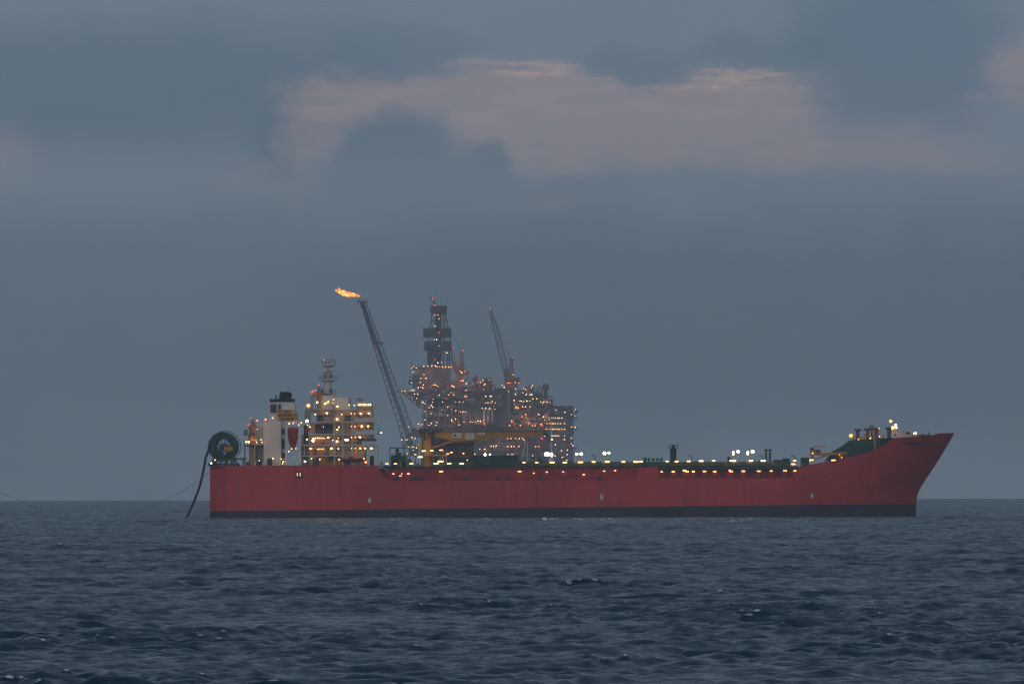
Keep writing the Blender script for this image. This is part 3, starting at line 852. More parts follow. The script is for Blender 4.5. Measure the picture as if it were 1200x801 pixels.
stairs((403, 499), (411, 507.5), -15.5); stairs((387.5, 471), (393.5, 484), -12.8); stairs((393, 479), (388, 493.5), -15); stairs((403, 512), (411, 520.4), -15.5); stairs((365, 533), (358, 544), -15.5)
mc = MB()
for x0, y0, x1, y1, y in ((420, 513.6, 441, 520.5, -16), (366.5, 537.4, 373.5, 545.2, -17), (353, 523, 360, 533.3, -15), (404, 540.5, 410, 545.2, -15.5), (359, 488, 363, 493.5, -15), (384, 536, 388.5, 540, -15)):
    PB(mc, x0, y0, x1, y1, y, y + 1.8)
for px in (422, 426, 430, 434, 438): a = P(px, 517, -16.3); mc.lathe((a.x, a.y, a.z), [(.85, -.9), (.95, 0), (.85, .9)], 12, 'x')
mc.split('gallery_machinery', 'louvre', house)
bw = MB(); PB(bw, 418.6, 472.4, 436, 476.9, -12, 13)
bridge = bw.build('bridge_house', 'cream_paint', house)
bt = MB(); PB(bt, 417.8, 471.2, 436.6, 472.4, -12.8, 13.6); bt.frustum((X_(419, -8), X_(424, -8), SY - 9, SY - 4, Z_(421, 471.2, -8)), (X_(417.5, -8), X_(426.5, -8), SY - 9.5, SY - 3.5, Z_(421, 466, -8)))
PB(bt, 409.4, 467, 411.4, 479, -9, -8); PB(bt, 407, 466.4, 415, 467.3, -10, -6); PB(bt, 417, 465.2, 427, 466, -11, -3)
bt.rail([P(406.3, 466.2, -10), P(416, 466.2, -10)], 1.5, .05, 1.2); bt.rail([P(417.2, 465, -11), P(427, 465, -11)], 1.4, .05, 1.2)
for px, h in ((409, 4), (413, 3), (419, 3.4), (422, 4.2), (425, 3), (426.6, 4.4)): a = P(px, 466, -9); bt.tube(a, a + Vector((0, 0, h * .42)), .06, n=4)
bt.build('bridge_roof', 'white_paint', bridge)
bwn = MB()
for x0, x1 in ((419.4, 424), (424.8, 429.6), (430.4, 435.4)): PB(bwn, x0, 473.0, x1, 475.2, -12.06, -11.9)
bwn.split('bridge_window', 'window_light', bridge)
# dark opening shades above the bridge windows keep their own light, the sill below is lit by them

# radar mast
ms = MB(); c = P(384.2, 470, -4); mz = lambda py: Z_(384, py, -4) - c.z
ms.lathe(tuple(c), [(1.3, 0), (1.25, mz(462)), (2.0, mz(461.5)), (1.65, mz(458)), (1.35, mz(452)), (1.45, mz(448)), (2.0, mz(446.2)), (1.9, mz(445)), (.92, mz(444.8)), (.8, mz(431)), (1.2, mz(430)), (1.1, mz(429)), (.7, mz(428))], 14)
ms.lathe((c.x - .3, c.y, c.z), [(1.2, mz(462)), (3.0, mz(461.2)), (3.0, mz(460.7)), (1.2, mz(460.5))], 16)
ms.lathe((c.x + .1, c.y, c.z), [(1.6, mz(447)), (3.0, mz(445.4)), (3.0, mz(444.8)), (1.0, mz(444.7))], 16)
ms.lathe((c.x + .3, c.y, c.z), [(.7, mz(430.6)), (1.1, mz(430)), (2.35, mz(428)), (2.35, mz(427.4)), (.6, mz(427.3))], 16)
mast = ms.build('radar_mast', 'white_paint', ship, smooth=False)
rl = MB()
for r, py, dx_ in ((2.9, 460.6, -.3), (2.9, 444.7, .1), (2.3, 427.3, .3)):
    MB().rail([(c.x + dx_ + r * math.cos(2 * math.pi * i / 12), c.y + r * math.sin(2 * math.pi * i / 12), Z_(384, py, -4)) for i in range(13)], 1.3 if py > 430 else 1.7, .05, 1.5).build('mast_rail', 'grey_paint', mast)
for dx_, h in ((-2, 2.4), (-.5, 2.9), (.6, 2.2), (1.3, 2.6), (2.0, 3.0), (2.5, 1.9)): rl.tube((c.x + dx_, c.y, Z_(384, 427.3, -4)), (c.x + dx_, c.y, Z_(384, 427.3, -4) + h * .9), .05, n=4)
rl.tube((c.x - 2.8, c.y, Z_(384, 444.7, -4)), (c.x - 2.9, c.y, Z_(384, 439, -4)), .06)
rl.build('mast_aerial', 'grey_paint', mast)
for px, py, r in ((380.7, 434.6, .78), (388.8, 433.6, .72), (389, 453, .42)):
    a = P(px, py, -5.8); dm = MB(); dm.ball(a, r, 14, 8)
    dm.tube(a - Vector((0, 0, r)), (a.x, a.y, a.z - r - .6), r * .5, n=10)
    dm.build('radome', 'white_paint', mast, smooth=True)
an = MB()
for px, py in ((380.4, 440), (388.2, 439.4)): PB(an, px - .9, py - 1.6, px + .9, py + 3, -6.4, -5.6)
PB(an, 386.5, 455, 389.3, 459.5, -7, -6)
an.build('radar_scanner', 'louvre', mast)

# provisions crane beside the mast
pc = MB(); c = P(375.3, 479, -9)
pc.lathe(tuple(c), [(1.15, 0), (1.1, 2.8), (1.3, 3.2), (1.2, 4.6), (.8, 5.8), (.35, 6.4)], 12)
PB(pc, 366, 460.6, 374, 464.8, -10.4, -8); PB(pc, 371, 457.5, 376.5, 462, -10.6, -7.6)
pcr = lab(pc.build('stores_crane', 'crane_yellow', ship), 'small yellow stores crane beside the radar mast')
bm_ = MB(); bm_.lattice(P(367, 463, -9.2), P(364.4, 480, -9.6), 1.0, .7, 7, .08)
bm_.build('crane_boom', 'rig_orange', pcr)
ch = MB(); ch.tube(P(373.4, 458, -9), P(373.4, 452.6, -9), .22); PB(ch, 376.8, 456, 379, 463, -9.5, -8); ch.rail([P(376, 456.4, -9), P(380, 456.4, -9)], 1, .05, 1)
ch.build('crane_head', 'black_paint', pcr)
dk2 = MB(); PB(dk2, 357, 484, 364, 493.6, -15.8, -12); PB(dk2, 357.5, 479, 371, 484, -13.5, -9)
dk2.build('aft_house', 'cream_paint', house)

# ---------------- midships: big yellow crane
CY = -9.0
gx = MB(); c0 = P(500.2, 547.4, CY)
gx.lathe(tuple(c0), [(1.92, 0), (1.92, Z_(500, 511, CY) - c0.z), (2.15, Z_(500, 510, CY) - c0.z), (2.15, Z_(500, 506, CY) - c0.z)], 24)
dcr = lab(gx.build('deck_crane', 'crane_yellow', ship), 'big yellow pedestal crane with its boom lying level over the deck')
bo = MB(); T = lambda px, py: (X_(px, CY), Z_(px, py, CY))
bo.prism([T(506, 505.5), T(548, 504.8), T(590, 504.6), T(636, 504.6), T(638, 507.2), T(634, 509.2), T(600, 512.6), T(566, 515.0), T(540, 516.6), T(531, 517), T(524, 514.6), T(506, 511)], SY + CY - 1.1, SY + CY + 1.1)
boom = bo.build('crane_boom', 'crane_yellow', dcr)
tb = MB(); tb.prism([T(633, 504.8), T(638.2, 504.6), T(643.5, 510.4), T(642, 512), T(639, 510.6)], SY + CY - .8, SY + CY + .8)
tb.tube(P(642.5, 511.5, CY), P(645, 514, CY), .12); tb.tube(P(645.5, 513, CY), P(645.5, 516.6, CY), .3)
tb.build('boom_tip', 'rig_dark', dcr)
sr = MB(); sr.tube(P(506.4, 524.4, CY - .4), P(533, 516, CY - .4), .36, n=8); sr.tube(P(506.4, 524.4, CY + .6), P(533, 516, CY + .6), .36, n=8)
sr.build('boom_cylinder', 'crane_yellow', dcr)
hd = MB(); PB(hd, 490.6, 503, 507, 506.2, CY - 2.6, CY + 2.6); PB(hd, 507, 503.6, 518, 505.6, CY - 2.2, CY + 2.2); PB(hd, 491, 505, 495, 507, CY - 2.0, CY + 2.0)
for k in range(7): a = P(493 + k * 3.4, 503, CY - 2); hd.box(a.x - .3, a.x + .3, a.y - .4, a.y + .4, a.z, a.z + .5)
PB(hd, 496.6, 506.2, 498.4, 514.5, CY - 2.5, CY - 1.7); hd.tube(P(502, 507, CY - 2.3), P(506.5, 513, CY - 2.3), .3); PB(hd, 506.8, 507, 509.5, 521, CY - 1.5, CY + 1)
hd.build('crane_head', 'rig_dark', dcr)
wk = MB()
for y in (CY - 1.5, CY + 1.5):
    wk.rail([P(519, 504.7, y), P(634, 504.4, y)], 1.5, .05, .9)
    for py in (500.2, 501.2, 502.4): wk.tube(P(519, py, y), P(634, py - .1, y), .05, n=4)
PB(wk, 519, 504.4, 634, 504.8, CY - 1.6, CY + 1.6)
lab(wk.build('boom_walkway', 'rig_grey', dcr), 'grey railed walkway along the top of the boom')
cb = MB()
for px in (518.7, 533): PB(cb, px, 496.4, px + .7, 504.6, CY - 1.4, CY - .9)
PB(cb, 518.7, 496.2, 533.7, 497, CY - 1.4, CY - .9)
cb.build('boom_frame', 'crane_yellow', dcr)
sb = MB(); yb_ = CY - 1.16
PB(sb, 529.9, 507.0, 540.8, 512.6, yb_, yb_ + .1); PB(sb, 545.6, 507, 555.6, 514, yb_, yb_ + .1); PB(sb, 559, 506.8, 568.8, 508.8, yb_, yb_ + .1)
sbo = [lab(o, 'white sign board on the side of the boom') for o in sb.split('sign_board', 'white_paint', dcr)][0]
lg = MB()
lg.prism([T(531.2, 511), T(535, 511), T(535, 509.6), T(534.2, 508.6), T(533.2, 508.2), T(532.2, 508.7), T(531.4, 509.6)], SY + yb_ - .03, SY + yb_ + .01)
lg.build('sign_emblem', 'boot_navy', sbo)
lg = MB()
for k in range(3): PB(lg, 536, 509 + k * 1.0, 540.2 - .6 * k, 509.4 + k * 1.0, yb_ - .02, yb_ + .01)
for k in range(4): PB(lg, 546.6, 508.3 + k * 1.35, 554.6 - (k % 2) * 1.5, 508.7 + k * 1.35, yb_ - .02, yb_ + .01)
lg.build('sign_lines', 'grey_paint', sbo)
pf = MB(); PB(pf, 489.6, 532.8, 524, 533.9, CY - 4.5, CY + 4.5); pf.rail([P(490, 532.8, CY - 4.4), P(524, 532.8, CY - 4.4)], 1.1, .045, 1.4)
for px in (518, 522.5): PB(pf, px, 533.9, px + 1.2, 547, CY - 4, CY - 3.2)
pf.build('crane_platform', 'grey_brown', dcr)
pt = MB(); PB(pt, 514, 535.5, 520, 547, CY - 3, CY + 3); PB(pt, 492, 519, 494.4, 531, CY - 3, CY - 1); pt.tube(P(491.4, 520.6, CY - 3), P(494, 530, CY - 3), .25)
pt.build('crane_ladder_tower', 'crane_yellow', dcr)

# grey deckhouse behind the crane
gh = MB(); PB(gh, 508, 511.4, 555, 547, 2, 14); 
k = 508.8
while k < 554: PB(gh, k, 521.4, k + .5, 530.8, 1.86, 2.05); k += 1.5
gho = lab(gh.build('deckhouse', 'grey_brown', ship), 'tall grey brown plated deckhouse behind the yellow crane')
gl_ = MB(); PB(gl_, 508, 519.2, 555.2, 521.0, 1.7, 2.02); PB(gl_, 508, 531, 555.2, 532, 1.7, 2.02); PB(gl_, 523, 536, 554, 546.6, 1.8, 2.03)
gl_.build('deckhouse_dark_band', 'louvre', gho)  # darker stripes and lower panel across the deckhouse front
# A-frame
af = MB()
for a in ((609.2, 546.4), (618, 546.4)):
    for y in (-7, -5): af.tube(P(*a, y), P(618 if a[0] > 612 else 617.4, 512, -6), .28, .2, n=6)
af.tube(P(612.4, 533.4, -7), P(618, 533.4, -7), .22); af.tube(P(612.4, 533.4, -5), P(618, 533.4, -5), .22); af.tube(P(617.8, 513, -6), P(617.8, 511, -6), .35)
lab(af.build('a_frame', 'white_paint', ship), 'tall white A-shaped frame on the tank deck')
# light masts carrying floodlights
def light_mast(px, w_, py, y=-12.0):
    m = MB(); PB(m, px, py + 3, px + w_, 547, y, y + w_ * .287); PB(m, px + w_ + 1.8, py + 3.6, px + w_ + 3, 547, y, y + .4)
    PB(m, px - 1, py + 1.6, px + w_ + 3.4, py + 2.4, y - .4, y + 1.4)
    return m.build('light_mast', 'white_paint', ship)
for px, w_, py in ((643.2, 2.2, 530.8), (673.5, 3, 530.8), (705.6, 3.4, 530.6), (857.6, 4, 529.5), (874.2, 3, 529.6)): light_mast(px, w_, py)
# vent tower, twin post tower, goosenecks, manifolds
vt = MB(); a = P(789, 547, -8); z = lambda py: Z_(789, py, -8) - a.z
vt.lathe(tuple(a), [(1.05, 0), (1.05, z(526)), (1.1, z(525.8))], 14)
vt.lathe(tuple(a), [(1.0, z(526)), (1.7, z(525.2)), (1.7, z(524.8)), (.5, z(524.6)), (.5, z(521.4)), (.8, z(521.2)), (.8, z(520.8))], 14)
vt.rail([(a.x + 1.65 * math.cos(i * .6283), a.y + 1.65 * math.sin(i * .6283), a.z + z(524.8)) for i in range(11)], 1.1, .06, 1.2)
vt.tube((a.x + 1.3, a.y, a.z + z(524.8)), (a.x + 1.5, a.y, a.z + z(519.6)), .06)
lab(vt.build('vent_tower', 'deck_green', ship), 'slim dark green vent tower with a round railed top')
tw = MB()
for px in (896.6, 901.4): PB(tw, px, 527.4, px + 2.2, 547, -8, -7)
PB(tw, 895.6, 526, 904.6, 527.5, -8.6, -6.4)
for py in (530.8, 534.6, 538.4): PB(tw, 898.8, py, 901.4, py + 1, -7.9, -7.1)
lab(tw.build('post_tower', 'pipe_green', ship), 'green twin post tower with a flat cap')
gn = MB()
for px in (697, 810.4, 931.6, 894): a, b = P(px, 546.5, -14), P(px, 534.5, -14); gn.path([a, b, b + Vector((-.3, 0, .25)), b + Vector((-1.2, 0, .3))], .13, 6)
for px in (760, 765, 770, 774.5):
    a = P(px, 546.5, -13); b = P(px + 1.4, 536.5, -13); gn.tube(a, (a.x, a.y, b.z), .14); gn.tube((a.x, a.y, b.z - .9), b, .3, n=6); gn.ball(P(px + .6, 538, -13), .5, 8, 5)
gn.build('vent_pipe', 'deck_green', ship)
dm_ = MB()
PB(dm_, 754.2, 535.6, 757.8, 547, -14, -12.6); PB(dm_, 852.4, 535, 855.8, 547, -10, -9); PB(dm_, 630, 537.4, 636, 545, -12, -9)
dm_.split('deck_locker', 'pipe_green', ship)
dg = MB()
PB(dg, 907, 538.4, 926, 547, -15, -9); PB(dg, 917, 536.8, 925, 539, -14, -9); PB(dg, 938.6, 535.8, 948, 546, -13, -8)
for k in range(8): a = P(908 + k * 2.3, 542, -15.2); dg.lathe(tuple(a), [(.5, -1.2), (.6, 0), (.5, 1.0)], 8)
dg.split('winch_house', 'deck_green', ship)
ol = MB()
for i in range(30):
    px = rng.uniform(861, 893); h = rng.uniform(3, 9); PB(ol, px, 547 - h, px + rng.uniform(.7, 2.4), 547, -11.5 + rng.uniform(-1, 2), -8)
for i in range(14):
    px = rng.uniform(604, 672); h = rng.uniform(2, 6); PB(ol, px, 547 - h, px + rng.uniform(1, 3), 547, -4, -1)
for i in range(22):
    px = rng.uniform(446, 492); h = rng.uniform(2, 7); PB(ol, px, 547 - h, px + rng.uniform(.8, 3), 547, -12 + rng.uniform(-1, 2), -8)
ol.split('deck_manifold', 'olive', ship)
# breakwater lip where the side deck begins
lp = MB(); PB(lp, 443.8, 545.4, 449, 548.4, -HB + .1, -HB + 2.4); lp.tube(P(449, 547, -HB + .4), P(455, 552.4, -HB + .4), .22); lp.tube(P(446, 545, -HB + 1.4), P(447.6, 540.4, -HB + 1.4), .4)
lp.build('side_ladder', 'grey_paint', ship)

# ---------------- bow
bwk = MB()                                             # green inner side of the far bulwark and forecastle front
bwk.prism([(X_(966, 6), Z_(966, 540, 6)), (X_(975, 6), Z_(975, 529, 6)), (X_(986, 6), Z_(986, 522.5, 6)), (X_(996, 6), Z_(996, 515.4, 6)), (X_(1046, 6), Z_(1046, 512.8, 6)), (X_(1046, 6), Z_(1046, 540, 6))], SY - 7.5, SY + 9)
bwk.build('forecastle', 'deck_green', ship)
bs = MB(); bs.prism([(X_(1069, -3), Z_(1069, 510, -3)), (X_(1090, -3), Z_(1090, 509, -3)), (X_(1094, -3), Z_(1094, 511, -3)), (X_(1069, -3), Z_(1069, 512, -3))], SY - 3, SY + 3)
PB(bs, 1078, 508.6, 1085, 510.6, -2, 2); bs.tube(P(1089, 509.5, -1), P(1089, 506, -1), .25); PB(bs, 1080.5, 506, 1081.2, 509, -1, -.8)
bs.build('bow_winch', 'deck_green', ship)
mv = MB()
for px, py in ((1005.2, 502.6), (1016.6, 501.8), (1027, 501.4), (1041.6, 500.6)):
    a = P(px, 515, -5); h = Z_(px, py, -5) - a.z
    mv.lathe(tuple(a), [(.75, 0), (.6, 1), (.6, h - .7), (1.0, h - .5), (1.3, h - .35), (1.3, h), (.9, h + .1)], 12)
mv.split('mushroom_vent', 'louvre', ship)
bb = MB()
a = P(1021.4, 500.6, -2); bb.ball(a, .95, 14, 9); bb.tube(a, (a.x, a.y, Z_(1021, 514, -2)), .35)
bb.build('bow_radome', 'cream_paint', ship, smooth=True)
bp = MB()
bp.tube(P(1011.5, 512.5, -5.5), P(1015.6, 505.5, -5.5), .3); bp.tube(P(1024, 513, -5.5), P(1024, 503, -5.5), .4)
for px in (1000, 1009, 1013, 1019, 1030, 1034): PB(bp, px, 512 - rng.uniform(0, 3), px + 2.4, 515, -6, -4.5)
bp.build('bow_machinery', 'crane_yellow', ship)
wp = MB(); PB(wp, 1024.4, 512.6, 1026.3, 526.6, -13.5, -12.9); PB(wp, 1023, 512, 1028, 512.8, -14, -12.6)
wp.build('bow_post', 'cream_paint', ship)
wh = MB(); PB(wh, 1045, 504.6, 1058, 512.6, -7, 3); PB(wh, 1058, 505.4, 1067.4, 511.8, -6, 3); PB(wh, 1045, 503.8, 1059, 504.7, -7.4, 3.4); PB(wh, 1061, 504, 1066.4, 505.2, -4, 1)
wh.tube(P(1052.6, 504, -4), P(1052.6, 496, -4), .3); wh.tube(P(1044.4, 504, -4), P(1044, 493.4, -4), .22); wh.tube(P(1054, 497.2, -4), P(1065, 497.4, -4), .09); wh.tube(P(1065, 497.4, -4), P(1065, 505, -4), .09)
who = wh.build('bow_house', 'white_paint', ship)
ww = MB(); PB(ww, 1047.4, 508.4, 1050.6, 510.2, -7.08, -6.9); PB(ww, 1061.4, 505.8, 1066.6, 508.4, -6.08, -5.9); ww.build('bow_window', 'glass_dark', who)
# small yellow bow crane
bc = MB()
PB(bc, 949.6, 525.5, 953.6, 541, -9.4, -8); PB(bc, 949.2, 526.4, 955, 531.4, -9.8, -7.6)
bcr = lab(bc.build('bow_crane', 'crane_yellow', ship), 'small yellow crane lying level on the deck before the bow')
b2 = MB(); TT = lambda px, py: (X_(px, -9), Z_(px, py, -9))
b2.prism([TT(953, 530.4), TT(975, 530), TT(991, 529), TT(992.4, 530.4), TT(992.4, 531.4), TT(980, 532.6), TT(966, 534), TT(953, 532.4)], SY - 9.5, SY - 8.5)
b2.tube(P(954, 538, -9), P(968, 533.4, -9), .22); b2.tube(P(953.4, 530, -9), P(953.4, 522.8, -9), .14); PB(b2, 953, 522.4, 967.6, 523.6, -9.2, -8.8)
b2.tube(P(991.6, 530.6, -9), P(992.4, 537.4, -9), .2); b2.path([P(982.6, 532, -9.7), P(985.6, 533, -9.7), P(986.6, 535.4, -9.7), P(986.6, 538.4, -9.7)], .42, 8)
b2.build('crane_boom', 'crane_yellow', bcr)
b3 = MB(); PB(b3, 955.4, 526.4, 962, 530.6, -9.6, -8.4); PB(b3, 949, 524.6, 954.6, 526.6, -9.4, -8.4); b3.build('crane_winch', 'rig_rust', bcr)

# ---------------- lamps of the ship, zoom by zoom
def Zm(ox, oy, k): return lambda L: [(ox + a / k, oy + b / k) for a, b in L]
acc = Zm(350, 470, 10.01)
for px, py in acc([(330, 137), (455, 60), (452, 207), (727, 142), (824, 140)]): lamp('wall_lamp', 'bulb', 'wall_lens', P(px, py, -14.2), ship, 1.1)
for px, py in acc([(740, 290), (816, 290), (347, 425), (718, 420), (450, 468), (452, 330)]): lamp('wall_lamp', 'bulb', 'wall_lens', P(px, py, -13.8), ship, 1.2)
for px, py in acc([(722, 550), (780, 550), (853, 550), (385, 552)]): lamp('wall_lamp', 'bulb', 'wall_lens', P(px, py, -13.9), ship, 1.15)
for px, py in acc([(466, 430), (472, 302), (466, 556), (474, 680), (620, 420), (620, 550), (618, 292), (665, 418), (665, 550), (660, 292), (618, 142), (655, 145), (248, 680), (150, 668), (15, 672), (765, 672), (592, 42), (655, 45), (505, 152), (400, 455)]):
    lamp('gallery_lamp', 'bulb', 'pale_lens', P(px, py, -15.6), ship, .85)
for px, py in acc([(170, 430), (195, 432), (222, 428), (245, 430), (270, 430), (295, 432), (225, 560), (245, 556), (265, 558), (288, 556), (130, 552), (152, 552), (130, 160), (195, 150), (100, 445), (290, 300), (105, 280), (130, 300), (120, 160), (310, 30), (345, 10), (400, 20)]):
    lamp('gallery_lamp', 'bulb', 'warm_lens', P(px, py, -14.2), ship, .75)
for px, py, s in ((359.8, 493.0, 1.0), (367, 516.0, .85), (405, 515.2, .75), (407.6, 515.2, .75), (357.4, 540.4, .7)): lamp('floodlight', 'flood', 'white_lens', P(px, py, -18.0), ship, s)
for px, py, s in ((361.4, 475, 1.1), (371.7, 471.2, .7)): lamp('floodlight', 'flood', 'amber_lens' if px < 365 else 'pale_lens', P(px, py, -11.8), ship, s)
for px, py in ((421.6, 474.2), (427.2, 474.2), (432.8, 474.2)): lamp('bridge_wing_lamp', 'strip', 'pale_lens', P(px, py - .2, -13.4), ship, .8)
lamp('floodlight', 'flood', 'white_lens', P(446.8, 506.8, -17), ship, .5); lamp('floodlight', 'flood', 'amber_lens', P(428.6, 541.2, -19), ship, .7)
bo2 = MB(); bo2.tube(P(441, 508, -17), P(446, 508, -17), .12); bo2.tube(P(444, 508, -17), P(443.8, 501.4, -17), .15); PB(bo2, 440, 507.6, 445.4, 508.6, -17.4, -16.6); bo2.build('lamp_bracket', 'grey_paint', house)
fz = Zm(270, 450, 8.01)
for px, py in fz([(252, 341), (330, 330), (320, 690)]): lamp('floodlight', 'flood', 'amber_lens', P(px, py, -12.6), ship, .62)
for px, py in fz([(148, 541), (172, 541)]): lamp('floodlight', 'flood', 'pale_lens', P(px, py, -19), ship, .75)
for px, py in fz([(252, 420), (397, 315), (240, 527), (288, 520), (298, 545), (248, 545), (268, 715), (400, 694), (475, 700), (497, 727), (490, 745), (655, 697), (757, 604), (548, 629), (616, 602), (552, 368), (590, 366), (640, 380), (665, 362), (576, 605), (715, 515)]):
    lamp('gallery_lamp', 'bulb', 'pale_lens', P(px, py, -17.0 if px > 334 else -15.2), ship, .85)
for px, py in fz([(192, 320), (170, 375), (168, 382)]): lamp('warning_light', 'beacon', 'red_lens', P(px, py, -17.6), ship, .8)
mz_ = Zm(350, 415, 11.44)
for px, py in mz_([(338, 78), (268, 410), (225, 482), (195, 494), (175, 508)]): lamp('warning_light', 'beacon', 'red_lens', P(px, py, -8), ship, .9)
for px, py in mz_([(470, 605), (398, 630), (350, 655), (370, 650)]): lamp('gallery_lamp', 'bulb', 'warm_lens', P(px, py, -10.4), ship, .8)
lamp('floodlight', 'flood', 'white_lens', P(247.6, 542.4, -19), ship, .6)
lamp('gallery_lamp', 'bulb', 'warm_lens', P(252, 538.6, -19.8), ship, .7)
for px, py in ((348.4, 556), (351.8, 556)): PBm = MB(); PB(PBm, px - .35, py - 2.4, px + .35, py + 1.6, -HB - .12, -HB - .06); PBm.build('door_lamp', 'window_light', ship)
# deck lamps
mzz = Zm(690, 500, 4.444); hz_ = [(25, 183), (97, 183), (180, 183), (245, 183), (271, 183), (408, 181), (457, 181), (520, 180), (585, 179), (650, 178), (740, 178), (757, 178), (845, 178), (908, 178), (1072, 177), (1065, 195)]
for px, py in mzz(hz_): lamp('deck_lamp', 'strip', 'pale_lens' if lamp_r.random() < .7 else 'warm_lens', P(px, py - .4, -18.4), ship, .95)
for px, py in [(453.4, 543.4), (463.4, 543.4), (482, 543.4), (496.6, 528.4), (506, 528), (517, 527.4), (492.5, 535.5), (511, 543), (526.6, 543), (541, 543.2), (515, 540.6), (518, 540.6), (614, 541.9), (629, 542), (647, 541.8), (662, 541.8), (680.3, 541.6), (695.6, 541.4), (976.8, 539.2), (951, 539)]:
    lamp('deck_lamp', 'strip', 'pale_lens', P(px, py - .3, -17 if py > 532 else -15), ship, .9)
for px, py in ((529, 529.8), (543, 531), (524.8, 531.6), (547.6, 538.8)): lamp('deck_lamp', 'strip', 'warm_lens', P(px, py, -12), ship, .45)
pas = mzz([(378, 233), (440, 233), (498, 226), (512, 232), (545, 232), (603, 231), (655, 232), (735, 226), (742, 232), (805, 230), (885, 230), (950, 229), (1022, 228), (1072, 228)]) + [(608, 552.2), (609.8, 552), (625.5, 554), (640.8, 552.8), (461, 554.8), (470.8, 554.8), (469.2, 557.4), (478.6, 554.8), (516, 552.2), (518, 552.2), (660, 552.6), (684, 555.6), (708, 551.6), (721, 551)]
for px, py in pas: lamp('passage_lamp', 'strip', 'warm_lens', P(px, py, -HB + 3.6), ship, .62 if px > 770 else .42)
# floodlight clusters on the masts
for px, py in ((568.6, 532.4), (574.2, 532.2)): lamp('floodlight', 'flood', 'white_lens', P(px, py, -15.4), ship, .8)
for px, py in ((639.6, 531.4), (642.2, 531.2), (646.6, 531.4), (676, 531.8), (681.2, 531.6), (708.4, 530.8), (713.6, 530.4), (859.4, 529.6), (864.9, 528.8), (876.4, 529.6), (882, 528.8)):
    lamp('floodlight', 'flood', 'white_lens', P(px, py, -13), ship, 1.0)
    if px in (639.6, 642.2, 646.6, 859.4, 876.4): lamp('floodlight', 'flood', 'white_lens', P(px, py + 1.9, -13), ship, .85)
for px, py, l, s in ((997, 510.2, 'amber_lens', 1.15), (1043.8, 493.3, 'amber_lens', 1.2), (1046.4, 500.8, 'amber_lens', 1.1), (1050.2, 500.7, 'white_lens', .8), (1049.6, 497.6, 'white_lens', .75), (1073.4, 507.4, 'white_lens', .7), (1071.4, 507.5, 'white_lens', .6)):
    lamp('floodlight', 'flood', l, P(px, py, -8), ship, s)
for px, py, l in ((1030.3, 501.6, 'amber_lens'), (1006, 514.4, 'amber_lens'), (1020, 513, 'warm_lens'), (1030.6, 511, 'warm_lens'), (952.2, 530.6, 'warm_lens'), (949.6, 539.4, 'warm_lens'), (983.6, 532.6, 'amber_lens'), (986.4, 535.6, 'amber_lens')):
    lamp('gallery_lamp', 'bulb', l, P(px, py, -10.6), ship, .8)
yb2 = MB(); PB(yb2, 1068.4, 508.2, 1076, 512.4, -7, -5); lab(yb2.build('bow_fairlead', 'crane_yellow', ship), 'yellow lit fairlead on the bow rail')
lamp('floodlight', 'flood', 'warm_lens', P(646.8, 514.6, CY - .6), ship, .5)

# point lights added apart from the fixtures, for the glow around those lamps
AMB, CRM = (1.0, .42, .12), (1.0, .60, .28)
for py in (499, 512.4, 525, 538):
    for px in (367, 378, 396, 407, 418, 428):
        if py > 533 and px > 425: continue
        shine(P(px + lamp_r.uniform(-2, 2), py, -15.6), lamp_r.uniform(15, 75), AMB if lamp_r.random() < .6 else CRM, ship)
for px, py in ((378, 483), (401, 474), (396, 489), (410, 483), (423, 482), (432, 482), (372, 470), (385, 470)): shine(P(px, py, -15.2), 55, AMB, ship)
for px, py, w_ in ((303, 500, 120), (312, 494, 40), (303, 516, 70), (310, 537, 60), (331, 540, 60), (344, 497, 70), (344, 529, 60), (296, 515, 60), (360, 505, 90)): shine(P(px, py, -18.2), w_, AMB, ship)
for px, py, w_ in ((999, 509.5, 120), (1014, 509, 50), (1026, 507, 70), (1046, 502, 110), (951, 535, 50), (986, 536, 60), (1074, 509, 40)): shine(P(px, py, -8.6), w_, (1.0, .36, .09), ship)
for px in range(515, 935, 28): shine(P(px, 541.5, -19.5), 45, CRM, ship)
for px in range(462, 500, 12): shine(P(px, 541.5, -17), 60, CRM, ship)
for px, py in ((500, 530), (512, 531), (524, 531), (528, 541)): shine(P(px, py, -14.5), 110, CRM, ship)

# ---------------- things carried by the ship
def top(mb, name, mat, label, cat, org): o = mb.build(name, mat, None, org); return tag(o, label, cat)
# free fall lifeboat hanging nose down
lb = thing('lifeboat', 'dark red enclosed lifeboat hanging nose down in white frame beside funnel', 'lifeboat', P(343.4, 513, -16))
m = MB(); c = P(343.4, 513, -15.4); zz = lambda py: Z_(343, py, -15.4) - c.z
m.lathe((c.x, c.y, c.z), [(.25, zz(527)), (.8, zz(524.5)), (1.35, zz(520)), (1.75, zz(514)), (1.88, zz(508)), (1.85, zz(503.6)), (1.7, zz(501.6)), (1.3, zz(500.4)), (.5, zz(500))], 18)
m.build('hull', 'boat_red', lb, smooth=True)
m = MB(); PB(m, 341, 499, 345.8, 501, -16.6, -14.4); m.tube(P(343.4, 500, -15.4), P(343.4, 494.6, -15.4), .12); m.build('canopy_hook', 'grey_paint', lb)
m = MB()
for s_ in (-1, 1): m.path([P(343.4 + s_ * 6.4, 506, -16.2), P(343.4 + s_ * 5.9, 514, -16.4), P(343.4 + s_ * 4.2, 521, -16.4), P(343.4 + s_ * 1.4, 526, -16.2)], .09, 6)
m.build('fender_rail', 'white_paint', lb)
